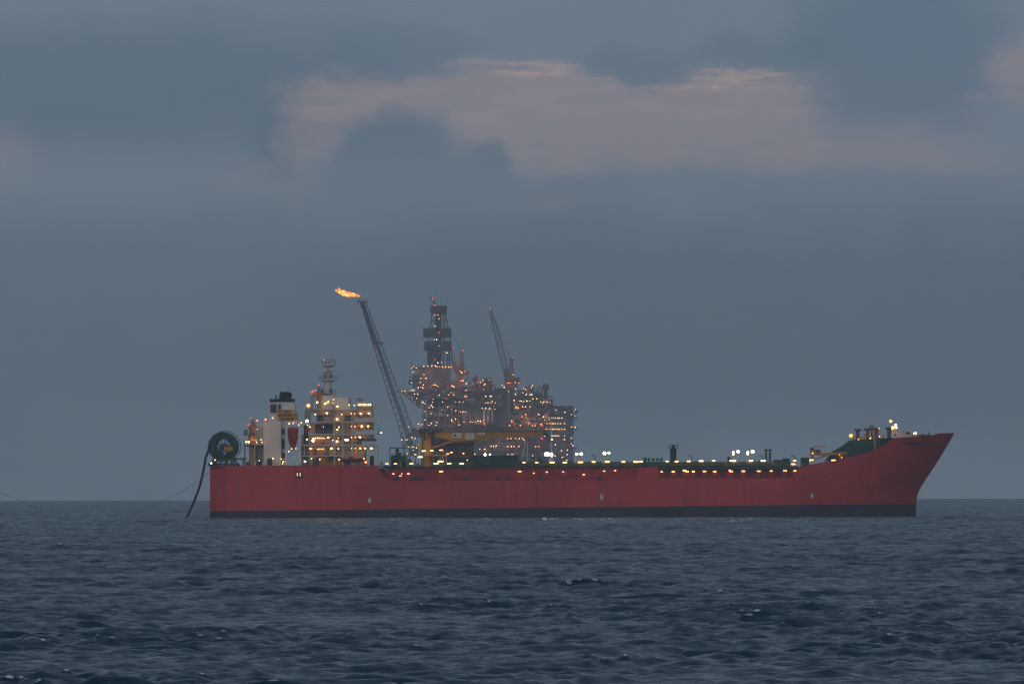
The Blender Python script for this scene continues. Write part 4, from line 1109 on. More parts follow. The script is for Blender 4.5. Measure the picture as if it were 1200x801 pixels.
# rescue boat
rb = thing('rescue_boat', 'small red rescue boat on its cradle at foot of white superstructure', 'rescue boat', P(412.8, 540, -18))
m = MB(); rows = []
for t in [k / 12 for k in range(13)]:
    px = 401 + t * 24; w_ = 1.25 * max(.12, min(1, 6 * t, 3.2 * (1 - t) + .05) ** .5); sh = 537.6 - 1.2 * (t - .35) ** 2 * 3
    keel = 541.6 - 1.6 * max(0, t - .7) * 2.4 - 1.3 * max(0, .2 - t) * 4
    a = P(px, sh, -18); k = P(px, keel, -18)
    rows.append([(a.x, a.y - w_, a.z), (a.x, a.y - w_ * .8, (a.z + k.z * 2) / 3), (a.x, a.y, k.z), (a.x, a.y + w_ * .8, (a.z + k.z * 2) / 3), (a.x, a.y + w_, a.z), (a.x, a.y, a.z + .12)])
m.add([v for r_ in rows for v in r_], [(i * 6 + j, (i + 1) * 6 + j, (i + 1) * 6 + (j + 1) % 6, i * 6 + (j + 1) % 6) for i in range(12) for j in range(6)] + [tuple(range(6)), tuple(72 + j for j in range(6))])
m.build('hull', 'boat_red', rb)
m = MB(); m.frustum((X_(407, -18), X_(416, -18), SY - 18.8, SY - 17.2, Z_(411, 537.8, -18)), (X_(409, -18), X_(413.5, -18), SY - 18.5, SY - 17.5, Z_(411, 534.6, -18))); m.build('cabin', 'boat_red', rb)
m = MB()
for px in (406, 419): PB(m, px, 540.6, px + 1.2, 545.4, -18.8, -17.2)
m.tube(P(412, 535, -18), P(410, 527, -17.4), .07, n=4); m.tube(P(412, 535, -18), P(404, 531, -17.4), .07, n=4)
m.build('cradle', 'louvre', rb)
# green cage and long green container
cg = thing('equipment_cage', 'dark green open steel cage on deck left of big yellow crane', 'cage', P(467, 547, -10))
m = MB()
for px in (456.3, 474):
    for y in (-13, -7): PB(m, px, 524.6, px + .9, 547, y, y + .3)
PB(m, 456, 524, 475.2, 525.2, -13.1, -6.6)
for py in (531, 537): PB(m, 457.2, py, 474, py + .5, -12.9, -12.6)
m.tube(P(457, 537, -12.8), P(466, 531, -12.8), .1); m.tube(P(475, 525, -12.8), P(480, 525.2, -12.8), .15)
m.build('frame', 'deck_green', cg)
m = MB()
for x0, x1, y0 in ((458, 464, 533), (464, 470, 530), (470, 476.5, 534), (477, 482, 537.5), (458, 474, 540)): PB(m, x0, y0, x1, 547, -12, -8)
m.lathe(tuple(P(465.5, 529, -11)), [(.9, -.5), (1.1, 0), (.9, .5)], 12, 'x')
m.build('machinery', 'deck_green', cg)
m = MB(); PB(m, 553.9, 533.2, 607.8, 546.6, -15.4, -6)
k = 554.5
while k < 607: PB(m, k, 534.2, k + .8, 546, -15.55, -15.38); k += 1.7
ct = tag(m.build('container', 'deck_green', None, P(581, 547, -11)), 'long dark green box container on deck beneath the yellow boom', 'container')
# hose and mooring rope
hp = [(246.2, 521), (245.2, 525), (243.4, 530), (241, 536), (238.4, 551), (235, 566), (231, 578), (226.5, 589), (221.6, 600), (218, 607.5), (215, 614)]
m = MB(); pts = [P(a, b, -16) for a, b in hp]; fine = []
for i in range(len(pts) - 1):
    for k in range(4): fine.append(pts[i].lerp(pts[i + 1], k / 4))
m.path(fine + [pts[-1]], .42, 10)
tag(m.build('loading_hose', 'rubber', None, P(246, 521, -16), smooth=True), 'thick black hose hanging from the stern reel into the sea', 'hose')
rp = [(-60, 551), (-30, 566), (0, 577.2), (18, 583.2), (34, 590.5), (50, 602), (70, 613), (108, 618), (140, 613), (160, 603), (174, 594.5), (186, 588.4), (200, 582), (216, 573.4), (232.4, 563.5), (243, 555), (251, 548.2)]
m = MB(); pts = [P(a, b, -14) for a, b in rp]; fine = []
for i in range(len(pts) - 1):
    p0, p1, p2, p3 = pts[max(0, i - 1)], pts[i], pts[i + 1], pts[min(len(pts) - 1, i + 2)]
    for k in range(5):
        t = k / 5; fine.append(.5 * ((2 * p1) + (p2 - p0) * t + (2 * p0 - 5 * p1 + 4 * p2 - p3) * t * t + (3 * p1 - p0 - 3 * p2 + p3) * t ** 3))
m.path(fine + [pts[-1]], .062, 6)
tag(m.build('mooring_rope', 'rope_red', None, P(251, 548, -14), smooth=True), 'thin reddish mooring rope sagging away from the ship\'s stern', 'rope')
# ------------------------------------------------------------------ the drilling platform, 9.5 km away behind the ship
RY = 9500.0
def Q(px, py, y=-35): return at(px, py, RY + y)
def RB(mb, x0, y0, x1, y1, n=-35, f=30):
    xm = (x0 + x1) / 2
    return mb.box(at(x0, y1, RY + n).x, at(x1, y1, RY + n).x, RY + n, RY + f, at(xm, y1, RY + n).z, at(xm, y0, RY + n).z)
RWL = -RY * RY / 2 / EARTH
rig = thing('drilling_platform', 'huge hazy grey offshore drilling platform dotted with lamps behind the ship', 'platform', (at(575, 560, RY).x, RY, RWL))
# jacket
jk, jb = MB(), MB()
legs = []
for px in (512, 552, 596, 642):
    for y in (-26, 22):
        t = Q(px, 545, y); b = Vector((t.x + (px - 577) * .12, RY + y * 1.25, RWL - 3)); jk.tube(b, t + Vector((0, 0, 2)), 1.6, n=10); legs.append((b, t))
jk.split('jacket_leg', 'rig_rust', rig)
for i in range(0, 6, 2):
    for k in (0, 1):
        (b0, t0), (b1, t1) = legs[i + k], legs[i + 2 + k]
        jb.tube(b0.lerp(t0, .15), t1, .6, n=6); jb.tube(t0, b1.lerp(t1, .15), .6, n=6); jb.tube(b0.lerp(t0, .15), b1.lerp(t1, .15), .6, n=6)
jb.build('jacket_brace', 'rig_rust', rig)

def clad(mb, x0, y0, x1, y1, n, f, ribs='h', step=2.2, proud=.35):
    """a plated module: box with girts standing proud of its front"""
    RB(mb, x0, y0, x1, y1, n, f)
    if ribs == 'h':
        y = y0 + step * .6
        while y < y1 - .4: RB(mb, x0 - .05, y, x1 + .05, y + .38, n - proud, n + .02); y += step
    else:
        x = x0 + step * .5
        while x < x1 - .4: RB(mb, x, y0 + .2, x + .3, y1 - .2, n - proud, n + .02); x += step
KIT, DARKS = MB(), MB()
def greeble(x0, y0, x1, y1, n, k=1.0, seed=1, decks=True):
    """walkways, pipe runs and machinery hung on the front of a module"""
    r = random.Random(seed); a = (x1 - x0) * (y1 - y0); PIPES = MB(); WALK = MB()
    for _ in range(int(a * .022 * k)):
        x, y = r.uniform(x0, x1 - 3), r.uniform(y0, y1 - 2); w_, h = r.uniform(1.2, 5), r.uniform(1, 3.2)
        RB(r.choice((KIT, DARKS, DARKS)), x, y, min(x1, x + w_), min(y1, y + h), n - r.uniform(.6, 2.4), n + .1)
    for _ in range(int(a * .016 * k)):
        x, y = r.uniform(x0, x1), r.uniform(y0, y1 - 3); y2 = min(y1, y + r.uniform(3, 12))
        PIPES.tube(Q(x, y, n - .8), Q(x, y2, n - .8), r.uniform(.15, .45), n=6)
    for _ in range(int(a * .010 * k)):
        x, y = r.uniform(x0, x1 - 5), r.uniform(y0, y1); x2 = min(x1, x + r.uniform(5, 20))
        PIPES.tube(Q(x, y, n - 1.2), Q(x2, y, n - 1.2), r.uniform(.15, .4), n=6)
    if decks:
        y = y0 + r.uniform(2, 4)
        while y < y1 - 1:
            RB(WALK, x0 - .5, y, x1 + .5, y + .5, n - 2.2, n + .05)
            WALK.rail([Q(x0 - .5, y, n - 2.1), Q(x1 + .5, y, n - 2.1)], 1.2, .07, 3.0)
            y += r.uniform(6, 8.5)
    if PIPES.v: PIPES.build('process_piping', 'rig_rust', rig)
    if WALK.v: WALK.build('walkway', 'rig_grey', rig)

# drilling module on the left
m = MB(); clad(m, 487.5, 432, 528.2, 450, -35, 10, 'h', 2.6); RB(m, 507.4, 431.8, 508.3, 450, -35.6, -34.9)
dmod = m.build('drilling_module', 'rig_grey', rig)
m = MB(); RB(m, 483.4, 438.5, 491, 454, -38, -5); RB(m, 481.5, 429.6, 529.5, 432, -36, 12); RB(m, 481.4, 423.6, 482.3, 430, -30, -29)
RB(m, 478, 441, 483.4, 441.8, -36, -34); RB(m, 478.5, 444.6, 483.4, 450, -36, -30)
m.build('wind_wall', 'rig_dark', dmod)
m = MB(); RB(m, 488, 450, 542, 454.6, -34, 14); RB(m, 529, 447.6, 542, 450, -30, 0)
m.build('deck_strip', 'rig_rust', dmod)
m = MB(); m.rail([Q(481.5, 429.6, -35.8), Q(529.5, 429.6, -35.8)], 1.6, .09, 2.4); m.build('deck_rail', 'rig_grey', dmod)
m = MB(); clad(m, 491, 454.6, 541, 466.8, -34, 20, 'h', 3.2); RB(m, 489.5, 466.4, 541, 467.4, -36, 20)
m.build('skid_deck', 'rig_dark', rig)
greeble(489, 449, 541, 468, -35.6, 1.0, 3, False)
# side cantilever truss
m = MB()
for y in (-30, -18):
    a, b, c = Q(469.5, 458, y), Q(492, 458, y), Q(492, 478, y)
    m.tube(a, b, .45); m.tube(a, c, .5); m.tube(b, c, .4)
    for k in range(1, 6):
        t = k / 6; p, q = a.lerp(b, t), a.lerp(c, t); m.tube(p, q, .25); m.tube(q, a.lerp(b, t + 1 / 6), .22)
RB(m, 469, 457.2, 492, 458.4, -31, -17); RB(m, 478, 459.5, 490, 463, -29, -20); RB(m, 484, 463, 492, 469, -29, -20); RB(m, 487.5, 468.5, 493, 475.5, -29, -20)
m.rail([Q(469, 457.2, -31), Q(490, 457.2, -31)], 1.3, .08, 2.4)
lab(m.build('side_cantilever', 'rig_rust', rig), 'rust brown triangular cantilever truss on the left side')
# open framed levels below
m = MB()
for px in (495, 500.5, 506.5, 513.5, 521, 529, 537): RB(m, px, 467, px + 1.3, 546, -33, -31)
for py in (477, 486.5, 498, 509, 521, 533): RB(m, 493.5, py, 541, py + .9, -34, 14)
for x0, x1, y0, y1 in ((495, 506, 467, 477), (506, 521, 477, 486), (495, 506, 486, 498), (521, 537, 486, 498), (513, 529, 498, 509), (495, 513, 509, 521)): m.tube(Q(x0, y0, -32.6), Q(x1, y1, -32.6), .35, n=6)
m.build('support_frame', 'rig_grey', rig)
m = MB(); RB(m, 501, 467.4, 541, 546, 0, 28); RB(m, 519, 467.4, 541, 498, -24, 0); RB(m, 506, 487, 522, 498, -22, 0)
m.build('well_bay', 'rig_dark', rig)
m = MB()
for px, y0, y1, r in ((498.2, 470, 545, .9), (503.6, 467, 545, 1.1), (510.4, 478, 545, 1.3), (518, 468, 500, 1.0), (525, 487, 545, 1.3), (533, 468, 545, 1.0)): m.tube(Q(px, y0, -26), Q(px, y1, -26), r, n=10)
m.build('conductor', 'rig_rust', rig)
greeble(495, 468, 541, 520, -31.6, 1.1, 5, False)
# process module in the middle
m = MB(); clad(m, 541, 458.6, 597, 497, -35, 24, 'h', 2.3); clad(m, 579, 454.4, 597, 458.6, -34, 20, 'h', 1.6); RB(m, 541, 457.8, 580, 459, -36, 24)
pm = m.build('process_module', 'rig_dark', rig)
m = MB()
for px in (567.6, 572.4, 577): m.tube(Q(px, 479, -36.6), Q(px, 496, -36.6), 1.15, n=14)
RB(m, 546, 466.6, 557, 470, -35.5, -35.2)
m.split('pale_tank', 'rig_pale', pm)
m = MB(); RB(m, 556, 494.6, 582, 497, -38, -35.1); m.build('tank_deck', 'rig_rust', pm)
m = MB(); m.frustum((Q(551.6, 458).x, Q(562.6, 458).x, RY - 30, RY - 20, Q(557, 457.8).z), (Q(555.6, 440).x, Q(559.6, 440).x, RY - 27, RY - 23, Q(557, 440).z))
RB(m, 549, 452, 552, 458, -31, -24); RB(m, 541.6, 452.6, 548, 457.8, -30, -20)
m.build('roof_cowl', 'rig_red', pm)
m = MB(); RB(m, 567, 445, 577, 457.8, -30, -14); RB(m, 568.5, 443, 575, 445, -28, -16); RB(m, 562.6, 450, 567, 457.8, -29, -20); RB(m, 577, 451, 581, 454.4, -28, -18)
m.build('roof_plant', 'rig_rust', pm)
greeble(543, 441, 581, 458, -30.6, 1.6, 8, False); greeble(541, 460, 596, 478, -36.2, .8, 9, False)
# lower decks
m = MB(); clad(m, 541, 497, 597, 546, -33, 26, 'h', 5.6, .8); RB(m, 540, 509.6, 600, 510.8, -36, 20); RB(m, 540, 521.6, 600, 522.6, -36, 20)
m.build('lower_deck', 'rig_grey', rig)
greeble(543, 498, 597, 545, -34, 1.3, 12, True)
# crane and utilities module on the right
m = MB(); clad(m, 602, 462, 637, 492.5, -35, 22, 'h', 4.0, .6); RB(m, 606, 456.4, 618, 462, -30, 0); RB(m, 613, 459, 634, 462, -33, 0); RB(m, 619.4, 451, 626, 462, -28, -16); RB(m, 628, 463, 634.4, 466, -30, 0); RB(m, 630, 468, 648, 493, -33, 16); RB(m, 629, 464.6, 634, 468, -31, -10)
um = m.build('utility_module', 'rig_dark', rig)
m = MB(); RB(m, 597, 492.5, 645, 546, -31, 20); RB(m, 598, 484, 603, 500, -34, -25); RB(m, 611, 486.5, 621, 503, -35.4, -30)
for py in (503, 512, 523, 534): RB(m, 596, py, 646, py + 1, -36, 10)
m.build('utility_lower_deck', 'rig_rust', rig)
greeble(602, 463, 648, 492, -35.8, 1.3, 15, True); greeble(598, 493, 646, 545, -34, 1.4, 16, True); greeble(604, 452, 636, 463, -31, 2.0, 17, False)
m = MB(); a = Q(639.6, 472, -20); t = Q(639.6, 457, -20).z - a.z; u = Q(639.6, 450, -20).z - a.z
m.lathe(tuple(a), [(1.5, 0), (1.5, t), (2.6, t + .4), (2.6, u), (1.4, u + .3)], 14)
for k in range(3): RB(m, 637.2, 454.6 + k * 5, 642, 455.2 + k * 5, -23, -17)
lab(m.build('vent_stack', 'rig_rust', rig), 'slim brown vent stack with a wide head')
# living quarters at the right end
m = MB(); RB(m, 647.4, 475.6, 672, 546, -32, 18); RB(m, 645.5, 487.6, 673, 488.4, -33.4, 18)
for py in (494, 501, 508, 515.5, 524): RB(m, 646.5, py, 672.6, py + .6, -33.2, 18)
RB(m, 647.4, 475.2, 672.6, 476.4, -33, 18.6)
q_ = lab(m.build('living_quarters', 'rig_grey', rig), 'tall grey living quarters block with rows of lit windows')
m = MB()
for py, w_ in ((482.6, 5.5), (488.4, 5), (502, 5), (524.4, 4)):
    RB(m, 671.8, py, 672 + w_, py + .8, -24, -16); m.tube(Q(672 + w_ - .5, py + .8, -24), Q(672, py + 4, -24), .25); m.rail([Q(672, py, -24), Q(672 + w_, py, -24)], 1.2, .08, 1.5)
RB(m, 673, 479.6, 676.6, 483, -22, -18)
m.build('side_gangway', 'rig_dark', q_)
greeble(648, 476, 671, 487.5, -32.2, 1.5, 21, False); greeble(648, 511, 672, 545, -32.2, 1.0, 22, False)
wz6 = lambda L, y: [(560 + a / 10, 430 + y / 10) for a in L]; wz7 = lambda L, y: [(560 + a / 10, 490 + y / 10) for a in L]
wins = wz6([800, 835, 865, 880, 905, 935, 955, 985], 595) + wz6([790, 815, 845, 870, 885, 905, 935, 968, 1015], 660) + wz7([797, 810, 840, 870, 885, 910, 935, 955, 985, 1017], 126) + wz7([865, 885, 905, 925, 945], 203)
for px, py in wins:
    m = MB(); y = -33.6 if px < 648 else -33.5; RB(m, px - .75, py - .55, px + .75, py + .55, y, y + .3)
    m.build('lit_window', 'window_light', q_)
KIT.split('front_equipment', 'rig_pale', rig); DARKS.split('front_machinery', 'rig_grey', rig)

# drilling derrick
m = MB(); dy = -6
def leg_pts(py, wl, wr): return [Q(wl, py, dy - 9), Q(wr, py, dy - 9), Q(wr, py, dy + 9), Q(wl, py, dy + 9)]
lv = [(366, 506.4, 521.6), (376, 505.2, 523.6), (384.5, 503.4, 525.6), (394.6, 501.6, 527.4), (400, 501.2, 528), (410, 501, 528.8), (419, 501, 529.4), (430, 501, 530)]
prev = None
for py, a, b in lv:
    cur = leg_pts(py, a, b)
    if prev:
        for i in range(4):
            m.tube(prev[i], cur[i], .5, n=6); j = (i + 1) % 4; m.tube(prev[i], cur[j], .28, n=5); m.tube(prev[j], cur[i], .28, n=5); m.tube(cur[i], cur[j], .3, n=5)
    prev = cur
der = m.build('drilling_derrick', 'rig_grey', rig)
for a in ((504.3, 358, 523.5, 367.5), (496, 384.2, 528.9, 395), (497, 400, 528.9, 410.2)):
    m = MB(); clad(m, *a, dy - 10.5, dy + 10.5, 'v', 2.4)
    RB(m, a[0] + (a[2] - a[0]) * .46, a[1] - .2, a[0] + (a[2] - a[0]) * .5, a[3], dy - 11.2, dy - 10.4)
    m.build('derrick_wind_wall', 'rig_dark', der)
m = MB(); RB(m, 501, 410, 510, 429.6, dy - 9.6, dy + 8); RB(m, 509.6, 367.5, 517.4, 429.6, dy - 3, dy + 4)
for px in (519.5, 524, 526.5): m.tube(Q(px, 410, dy - 4), Q(px, 430, dy - 4), .5)
m.tube(Q(520, 367, dy), Q(521, 410, dy), .5)
m.build('derrick_core', 'rig_dark', der)
m = MB(); m.lattice(Q(511.4, 358, dy - 6), Q(505, 349, dy - 6), 2.6, 1.2, 5, .25); RB(m, 503.6, 347.6, 507, 350.6, dy - 7, dy - 4); m.tube(Q(516.5, 358, dy), Q(516.4, 352.4, dy), .2)
m.build('crown_crane', 'rig_red', der)
m = MB(); m.tube(Q(529, 391, dy), Q(542, 412, dy - 4), .16, n=5); m.tube(Q(516, 361, dy - 10.7), Q(516, 367, dy - 10.7), .2); m.build('guy_wire', 'rig_grey', der)

# orange crane beside the derrick
m = MB(); m.tube(Q(538.6, 458, -22), Q(538.6, 443, -22), 2.0, n=14)
m.frustum((Q(536, 444).x, Q(541.6, 444).x, RY - 24, RY - 20, Q(538, 444).z), (Q(530, 428).x, Q(545, 428).x, RY - 26, RY - 18, Q(538, 428).z))
RB(m, 541, 433.6, 550, 439.6, -26, -18); RB(m, 530, 445.4, 546, 447.6, -27, -17); RB(m, 529.6, 425, 534.6, 430, -26, -18)
oc = lab(m.build('pedestal_crane', 'rig_orange', rig), 'orange brown pedestal crane beside the derrick')
m = MB(); m.lattice(Q(533.4, 428, -22), Q(528.4, 406, -22), 2.0, 1.0, 8, .22); m.lattice(Q(541, 430, -22), Q(541.4, 412, -22), 3.2, 1.4, 6, .45); RB(m, 539.6, 412.4, 543.2, 417, -24, -20); m.tube(Q(534, 426, -22), Q(541, 413, -22), .2)
m.build('crane_boom', 'rig_orange', oc)
# tall lattice crane on the right
m = MB(); m.tube(Q(601, 500, -24), Q(601, 452, -24), 2.4, n=14); RB(m, 591.4, 446, 606.6, 455, -28, -18); RB(m, 594, 438.6, 602, 446, -27, -20); RB(m, 602, 442, 609.5, 450.4, -27, -20); RB(m, 591, 440, 595.6, 447, -26, -21)
tcr = lab(m.build('pedestal_crane', 'rig_rust', rig), 'brown pedestal crane with a tall raised lattice boom')
m = MB(); m.lattice(Q(594.6, 441, -23), Q(580.6, 385, -23), 4.6, 4.2, 14, .34, .2); m.lattice(Q(580.6, 385, -23), Q(575, 363.4, -23), 4.2, 1.4, 6, .34, .2); RB(m, 573, 360.4, 576.2, 365.4, -24.4, -21.6); RB(m, 591, 432, 597, 440, -24.5, -21.5)
lab(m.build('crane_boom', 'rig_grey', tcr), 'grey raised lattice boom')
m = MB(); m.lattice(Q(599.4, 440, -23), Q(599.2, 421, -23), 3.6, 1.8, 6, .4); RB(m, 597.2, 419.6, 601.6, 422.4, -24, -22); m.tube(Q(576, 363.6, -23), Q(599, 421, -22), .13, n=5); m.tube(Q(582, 388, -23), Q(599, 421, -24), .11, n=5); m.tube(Q(574.4, 364, -23), Q(576.4, 402, -23), .1, n=4)
m.build('crane_mast', 'rig_rust', tcr)

# flare boom
FB, FT = Q(482.2, 521, -30), Q(425.2, 353.6, -30)
m = MB(); m.lattice(FB, FT, 11.6, 4.6, 22, .42, .24)
flb = lab(m.build('flare_boom', 'rig_grey', rig), 'long leaning lattice flare boom')
m = MB(); d_ = (FT - FB).normalized(); s_ = d_.cross(Vector((0, 1, 0)))
for off in (-1.0, .4, 1.6): m.tube(FB + s_ * off, FT + s_ * off * .5, .42, n=8)
RB(m, 443, 400.6, 449.4, 403, -33, -27); m.tube(FB.lerp(FT, .7) + s_ * 2.5, FT + s_ * 1.2, .7, n=8)
m.build('flare_pipe', 'rig_dark', flb)
m = MB(); RB(m, 418.6, 352.4, 430.4, 353.8, -34, -26); m.rail([Q(418.6, 352.4, -34), Q(430.4, 352.4, -34)], 1.3, .1, 1.6); m.rail([Q(418.6, 352.4, -26), Q(430.4, 352.4, -26)], 1.3, .1, 1.6)
for k in range(3): m.tube(Q(421.5, 352.6, -30 + (k - 1) * 2), Q(421.5, 347.6, -30), .4, .25)
m.build('flare_tip', 'rig_rust', flb)
m = MB()
for px in (472, 479, 486): 
    for y in (-36, -24): RB(m, px, 513, px + 1.2, 546, y, y + .7)
for py in (511.6, 522, 533): RB(m, 469.6, py, 494, py + 1.2, -37, -22); m.rail([Q(469.6, py, -37), Q(490, py, -37)], 1.2, .08, 2)
for a, b in (((472, 522), (479, 513)), ((479, 533), (486, 522)), ((472, 545), (479, 533))): m.tube(Q(*a, -36), Q(*b, -36), .3)
RB(m, 476, 516, 484, 521.6, -30, -24); RB(m, 480, 525, 490, 533, -32, -24); RB(m, 482, 501, 494, 511.6, -30, -22); RB(m, 478, 507, 482, 511.6, -30, -22)
m.build('flare_base', 'rig_grey', flb)

# lamps of the platform, zoom by zoom
z4, z5, z6, z7, z8 = Zm(470, 420, 11.44), Zm(470, 480, 11.44), Zm(560, 430, 10), Zm(560, 490, 10), Zm(485, 340, 8.9)
amber = z4([(142, 130), (303, 100), (412, 97), (482, 108), (515, 108), (556, 113), (597, 113), (640, 112), (672, 113), (305, 215), (858, 172), (808, 296), (832, 296), (495, 368), (604, 540), (852, 508), (874, 508), (378, 655), (433, 545), (1107, 413)]) \
    + z5([(280, 195), (845, 160), (932, 160), (962, 160), (1000, 160)]) \
    + z6([(355, 185), (380, 185), (480, 188), (535, 247), (560, 262), (535, 402), (450, 470), (470, 480), (518, 577), (397, 630), (785, 618), (838, 618), (815, 410), (845, 412), (372, 682), (640, 684), (670, 684)]) + z7([(543, 253), (748, 238)])
pale = z4([(170, 108), (205, 122), (360, 98), (460, 95), (160, 178), (333, 263), (140, 322), (795, 170), (815, 188), (266, 264), (256, 320), (298, 352), (230, 385), (264, 382), (290, 390), (440, 350), (465, 352), (680, 362), (708, 377), (875, 332), (868, 424), (965, 346), (1062, 318), (1095, 290), (1110, 355), (1125, 340), (12, 434), (52, 434), (115, 434), (145, 425), (172, 425), (180, 474), (222, 474), (207, 530), (514, 488), (640, 485), (705, 485), (670, 455), (292, 585), (318, 600), (422, 583), (404, 625), (425, 650), (557, 580), (735, 580), (785, 580), (832, 580), (625, 647), (676, 678), (733, 695), (795, 712), (830, 712), (862, 712), (320, 706), (402, 738), (547, 690), (625, 757)]) \
    + z6([(130, 150), (285, 210), (308, 235), (440, 180), (412, 88), (440, 255), (440, 315), (527, 300), (560, 325), (572, 315), (608, 325), (630, 318), (640, 215), (625, 238), (425, 388), (485, 395), (505, 395), (575, 395), (610, 395), (525, 463), (558, 463), (610, 462), (360, 285), (92, 340), (145, 340), (157, 340), (92, 416), (120, 416), (155, 416), (205, 416), (168, 400), (50, 482), (92, 480), (138, 482), (200, 490), (712, 552), (768, 580), (915, 500), (1020, 527), (1095, 555), (1130, 515), (1140, 570), (735, 405), (772, 405), (760, 420), (690, 370), (645, 370), (3, 632), (30, 632), (740, 670), (498, 683), (563, 555)]) \
    + z5([(320, 132), (404, 178), (480, 170), (466, 205), (376, 205), (232, 187), (98, 228), (675, 130), (680, 148), (733, 125), (1028, 150), (1065, 150), (775, 200), (145, 368), (188, 380), (12, 400), (62, 398), (84, 400), (240, 472), (98, 496), (160, 496), (85, 585), (205, 510), (165, 540), (180, 596), (200, 596), (1055, 525), (1120, 525), (988, 590)]) \
    + z7([(1140, 103), (1100, 98), (350, 235), (388, 235), (440, 235), (485, 235), (527, 237), (783, 205), (1015, 203), (1013, 245), (1095, 230), (908, 308), (978, 378), (1048, 370), (1045, 422), (990, 455), (1040, 488), (155, 325), (185, 325), (215, 322), (347, 328), (390, 328), (422, 328), (480, 328), (678, 328), (715, 328), (22, 358), (80, 358), (350, 420), (390, 420), (412, 420), (645, 435), (905, 437), (1095, 295), (1115, 320)])
rlr = random.Random(4)
for px, py in amber: lamp('sodium_lamp', 'bulb', 'rig_amber_lens', Q(px, py, -38.5), rig, 2.1 if (px, py) in z4([(412, 97)]) + z6([(480, 188), (450, 470)]) else 1.6)
rest = MB()
for k, (px, py) in enumerate(pale):
    s_ = rlr.uniform(1.15, 1.7); p = Q(px, py, -38.5)
    if k < 100: lamp('work_lamp', 'bulb', 'rig_warm_lens' if rlr.random() < .55 else 'rig_pale_lens', p, rig, s_)
    else:
        for kind in (0,):
            o_ = lamp_mesh('bulb', 'rig_warm_lens'); base = len(rest.v)
            rest.v += [(v.co.x * s_ + p.x, v.co.y * s_ + p.y, v.co.z * s_ + p.z) for v in o_.vertices]
            rest.f += [tuple(i + base for i in f.vertices) for f in o_.polygons]; rest.mi += [f.material_index for f in o_.polygons]
rest.build('work_lamps', ['lamp_case', 'rig_warm_lens'], rig)['kind'] = 'stuff'
for px, py in z8([(250, 257), (263, 297), (190, 93)]): lamp('sodium_lamp', 'bulb', 'rig_amber_lens', Q(px, py, dy - 12), rig, 1.5)
for px, py in z8([(222, 257), (222, 373), (215, 517), (238, 513), (345, 650), (250, 755), (287, 755)]): lamp('derrick_lamp', 'bulb', 'rig_pale_lens', Q(px, py, dy - 12), rig, 1.5)
for px, py in z8([(190, 73), (222, 157), (263, 442), (262, 578), (220, 720), (408, 600), (513, 630)]) + z5([(253, 215), (222, 252), (710, 170), (1118, 193)]) + z6([(78, 670), (425, 675), (757, 683)]) + [(574.4, 360.8), (601.6, 418.4)]:
    lamp('warning_light', 'beacon', 'red_lens', Q(px, py, -38.6), rig, 1.7)
lamp('warning_light', 'beacon', 'amber_lens', Q(574.2, 363, -25), rig, 1.5)
lamp('helideck_light', 'beacon', 'green_lens', Q(674.5, 479.6, -23), rig, 2.0)

# point lights added in front of the modules, for lamp glow on the steel
for px, py, w_ in ((487, 431, 700), (498, 430, 700), (508, 430, 900), (520, 431, 700), (497, 440, 700), (500, 452, 900), (511, 452, 900), (532, 453, 900), (545, 436, 900), (542, 448, 1200), (556, 449, 700), (567, 449, 900),
                   (503, 474, 900), (512, 481, 900), (535, 471, 700), (541, 483, 700), (497, 484, 800), (508, 494, 900), (530, 492, 900), (546, 491, 1500), (557, 491, 1500), (573, 470, 700), (566, 492, 900), (600, 450, 1200), (608, 449, 1500),
                   (616, 455, 900), (606, 476, 1500), (614, 488, 2000), (622, 495, 1600), (600, 495, 1300), (640, 471, 1100), (641, 490, 1300), (628, 497, 1200), (583, 522, 1200), (600, 523, 1200), (570, 526, 900), (630, 522, 900), (656, 521, 800), (475, 456, 500), (486, 462, 500), (480, 512, 500), (536, 440, 900)):
    shine(Q(px, py, -41.5), w_ * .95, (1.0, .42, .17), rig, .5)

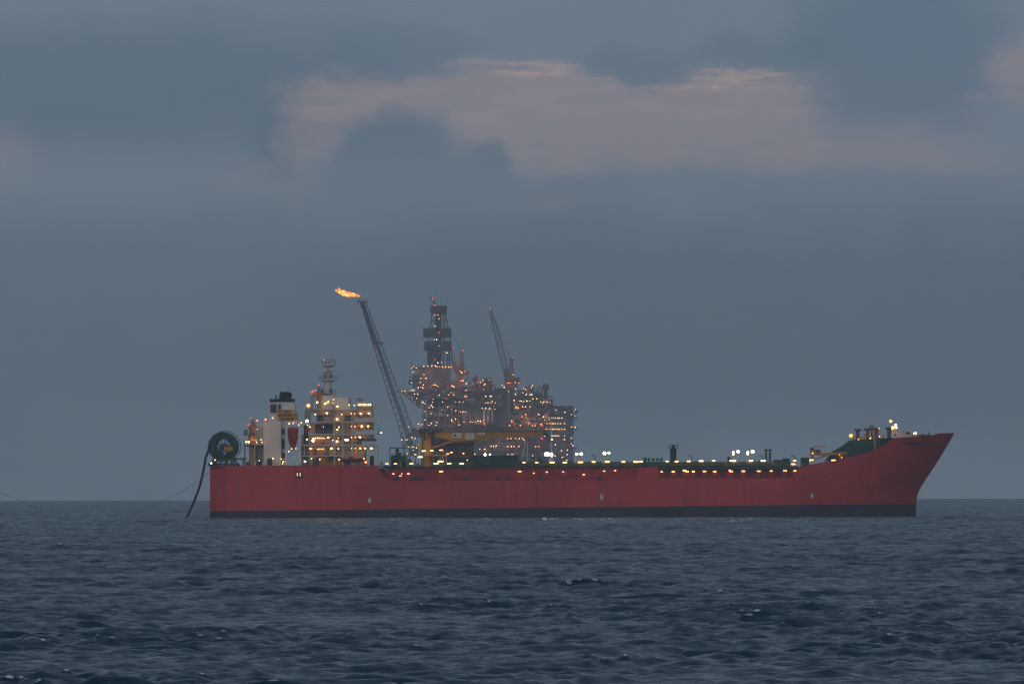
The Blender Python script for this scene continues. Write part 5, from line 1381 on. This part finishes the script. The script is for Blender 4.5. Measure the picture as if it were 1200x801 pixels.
# the gas flame
fm_ = bpy.data.materials.new('gas_flame'); fm_.use_nodes = True
t = fm_.node_tree; b = t.nodes['Principled BSDF']
g = t.nodes.new('ShaderNodeTexCoord'); n = t.nodes.new('ShaderNodeTexNoise')
n.inputs['Scale'].default_value = .42; n.inputs['Detail'].default_value = 4; t.links.new(g.outputs['Object'], n.inputs['Vector'])
rp_ = t.nodes.new('ShaderNodeValToRGB'); cr_ = rp_.color_ramp
cr_.elements[0].position = .32; cr_.elements[0].color = (1.0, .12, .008, 1); cr_.elements[1].position = .72; cr_.elements[1].color = (3.2, 1.6, .4, 1)
e_ = cr_.elements.new(.5); e_.color = (2.0, .5, .04, 1)
t.links.new(n.outputs['Fac'], rp_.inputs[0]); t.links.new(rp_.outputs[0], b.inputs['Emission Color'])
b.inputs['Base Color'].default_value = (0, 0, 0, 1); b.inputs['Emission Strength'].default_value = 1.45; MATS['gas_flame'] = fm_
m = MB(); A0, A1 = Q(421.8, 346.8, -30), Q(393.6, 341.4, -30); fr_ = random.Random(5)
NS, NR_ = 40, 14; vs = []
for i in range(NS + 1):
    t_ = i / NS; c = A0.lerp(A1, t_); r = (.4 + 1.85 * min(1, t_ * 1.9) ** .8) * (1 if t_ < .8 else max(.12, (1 - t_) / .2) ** .55)
    c = c + Vector((0, 0, .5 * math.sin(t_ * 9) * t_ + (.5 if t_ > .75 else 0)))
    for k in range(NR_):
        a = 2 * math.pi * k / NR_
        up = .5 + .5 * math.sin(a)
        rr = r * (1 + t_ * (.34 * math.sin(t_ * 31 + a * 1.0) * up + .20 * math.sin(t_ * 57 + a * 2 + 1) + .30 * fr_.uniform(-1, 1)))
        vs.append((c.x - rr * .5 * up * t_, c.y + rr * math.cos(a), c.z + rr * math.sin(a)))
m.add(vs, [(i * NR_ + k, i * NR_ + (k + 1) % NR_, (i + 1) * NR_ + (k + 1) % NR_, (i + 1) * NR_ + k) for i in range(NS) for k in range(NR_)] + [tuple(range(NR_)), tuple(NS * NR_ + k for k in range(NR_))])
tag(m.build('gas_flame', 'gas_flame', None, A0, smooth=True), 'bright orange gas flame blowing left from tip of leaning flare boom', 'flame')
print('lamps', len(amber), len(pale), 'objects', len(bpy.data.objects))
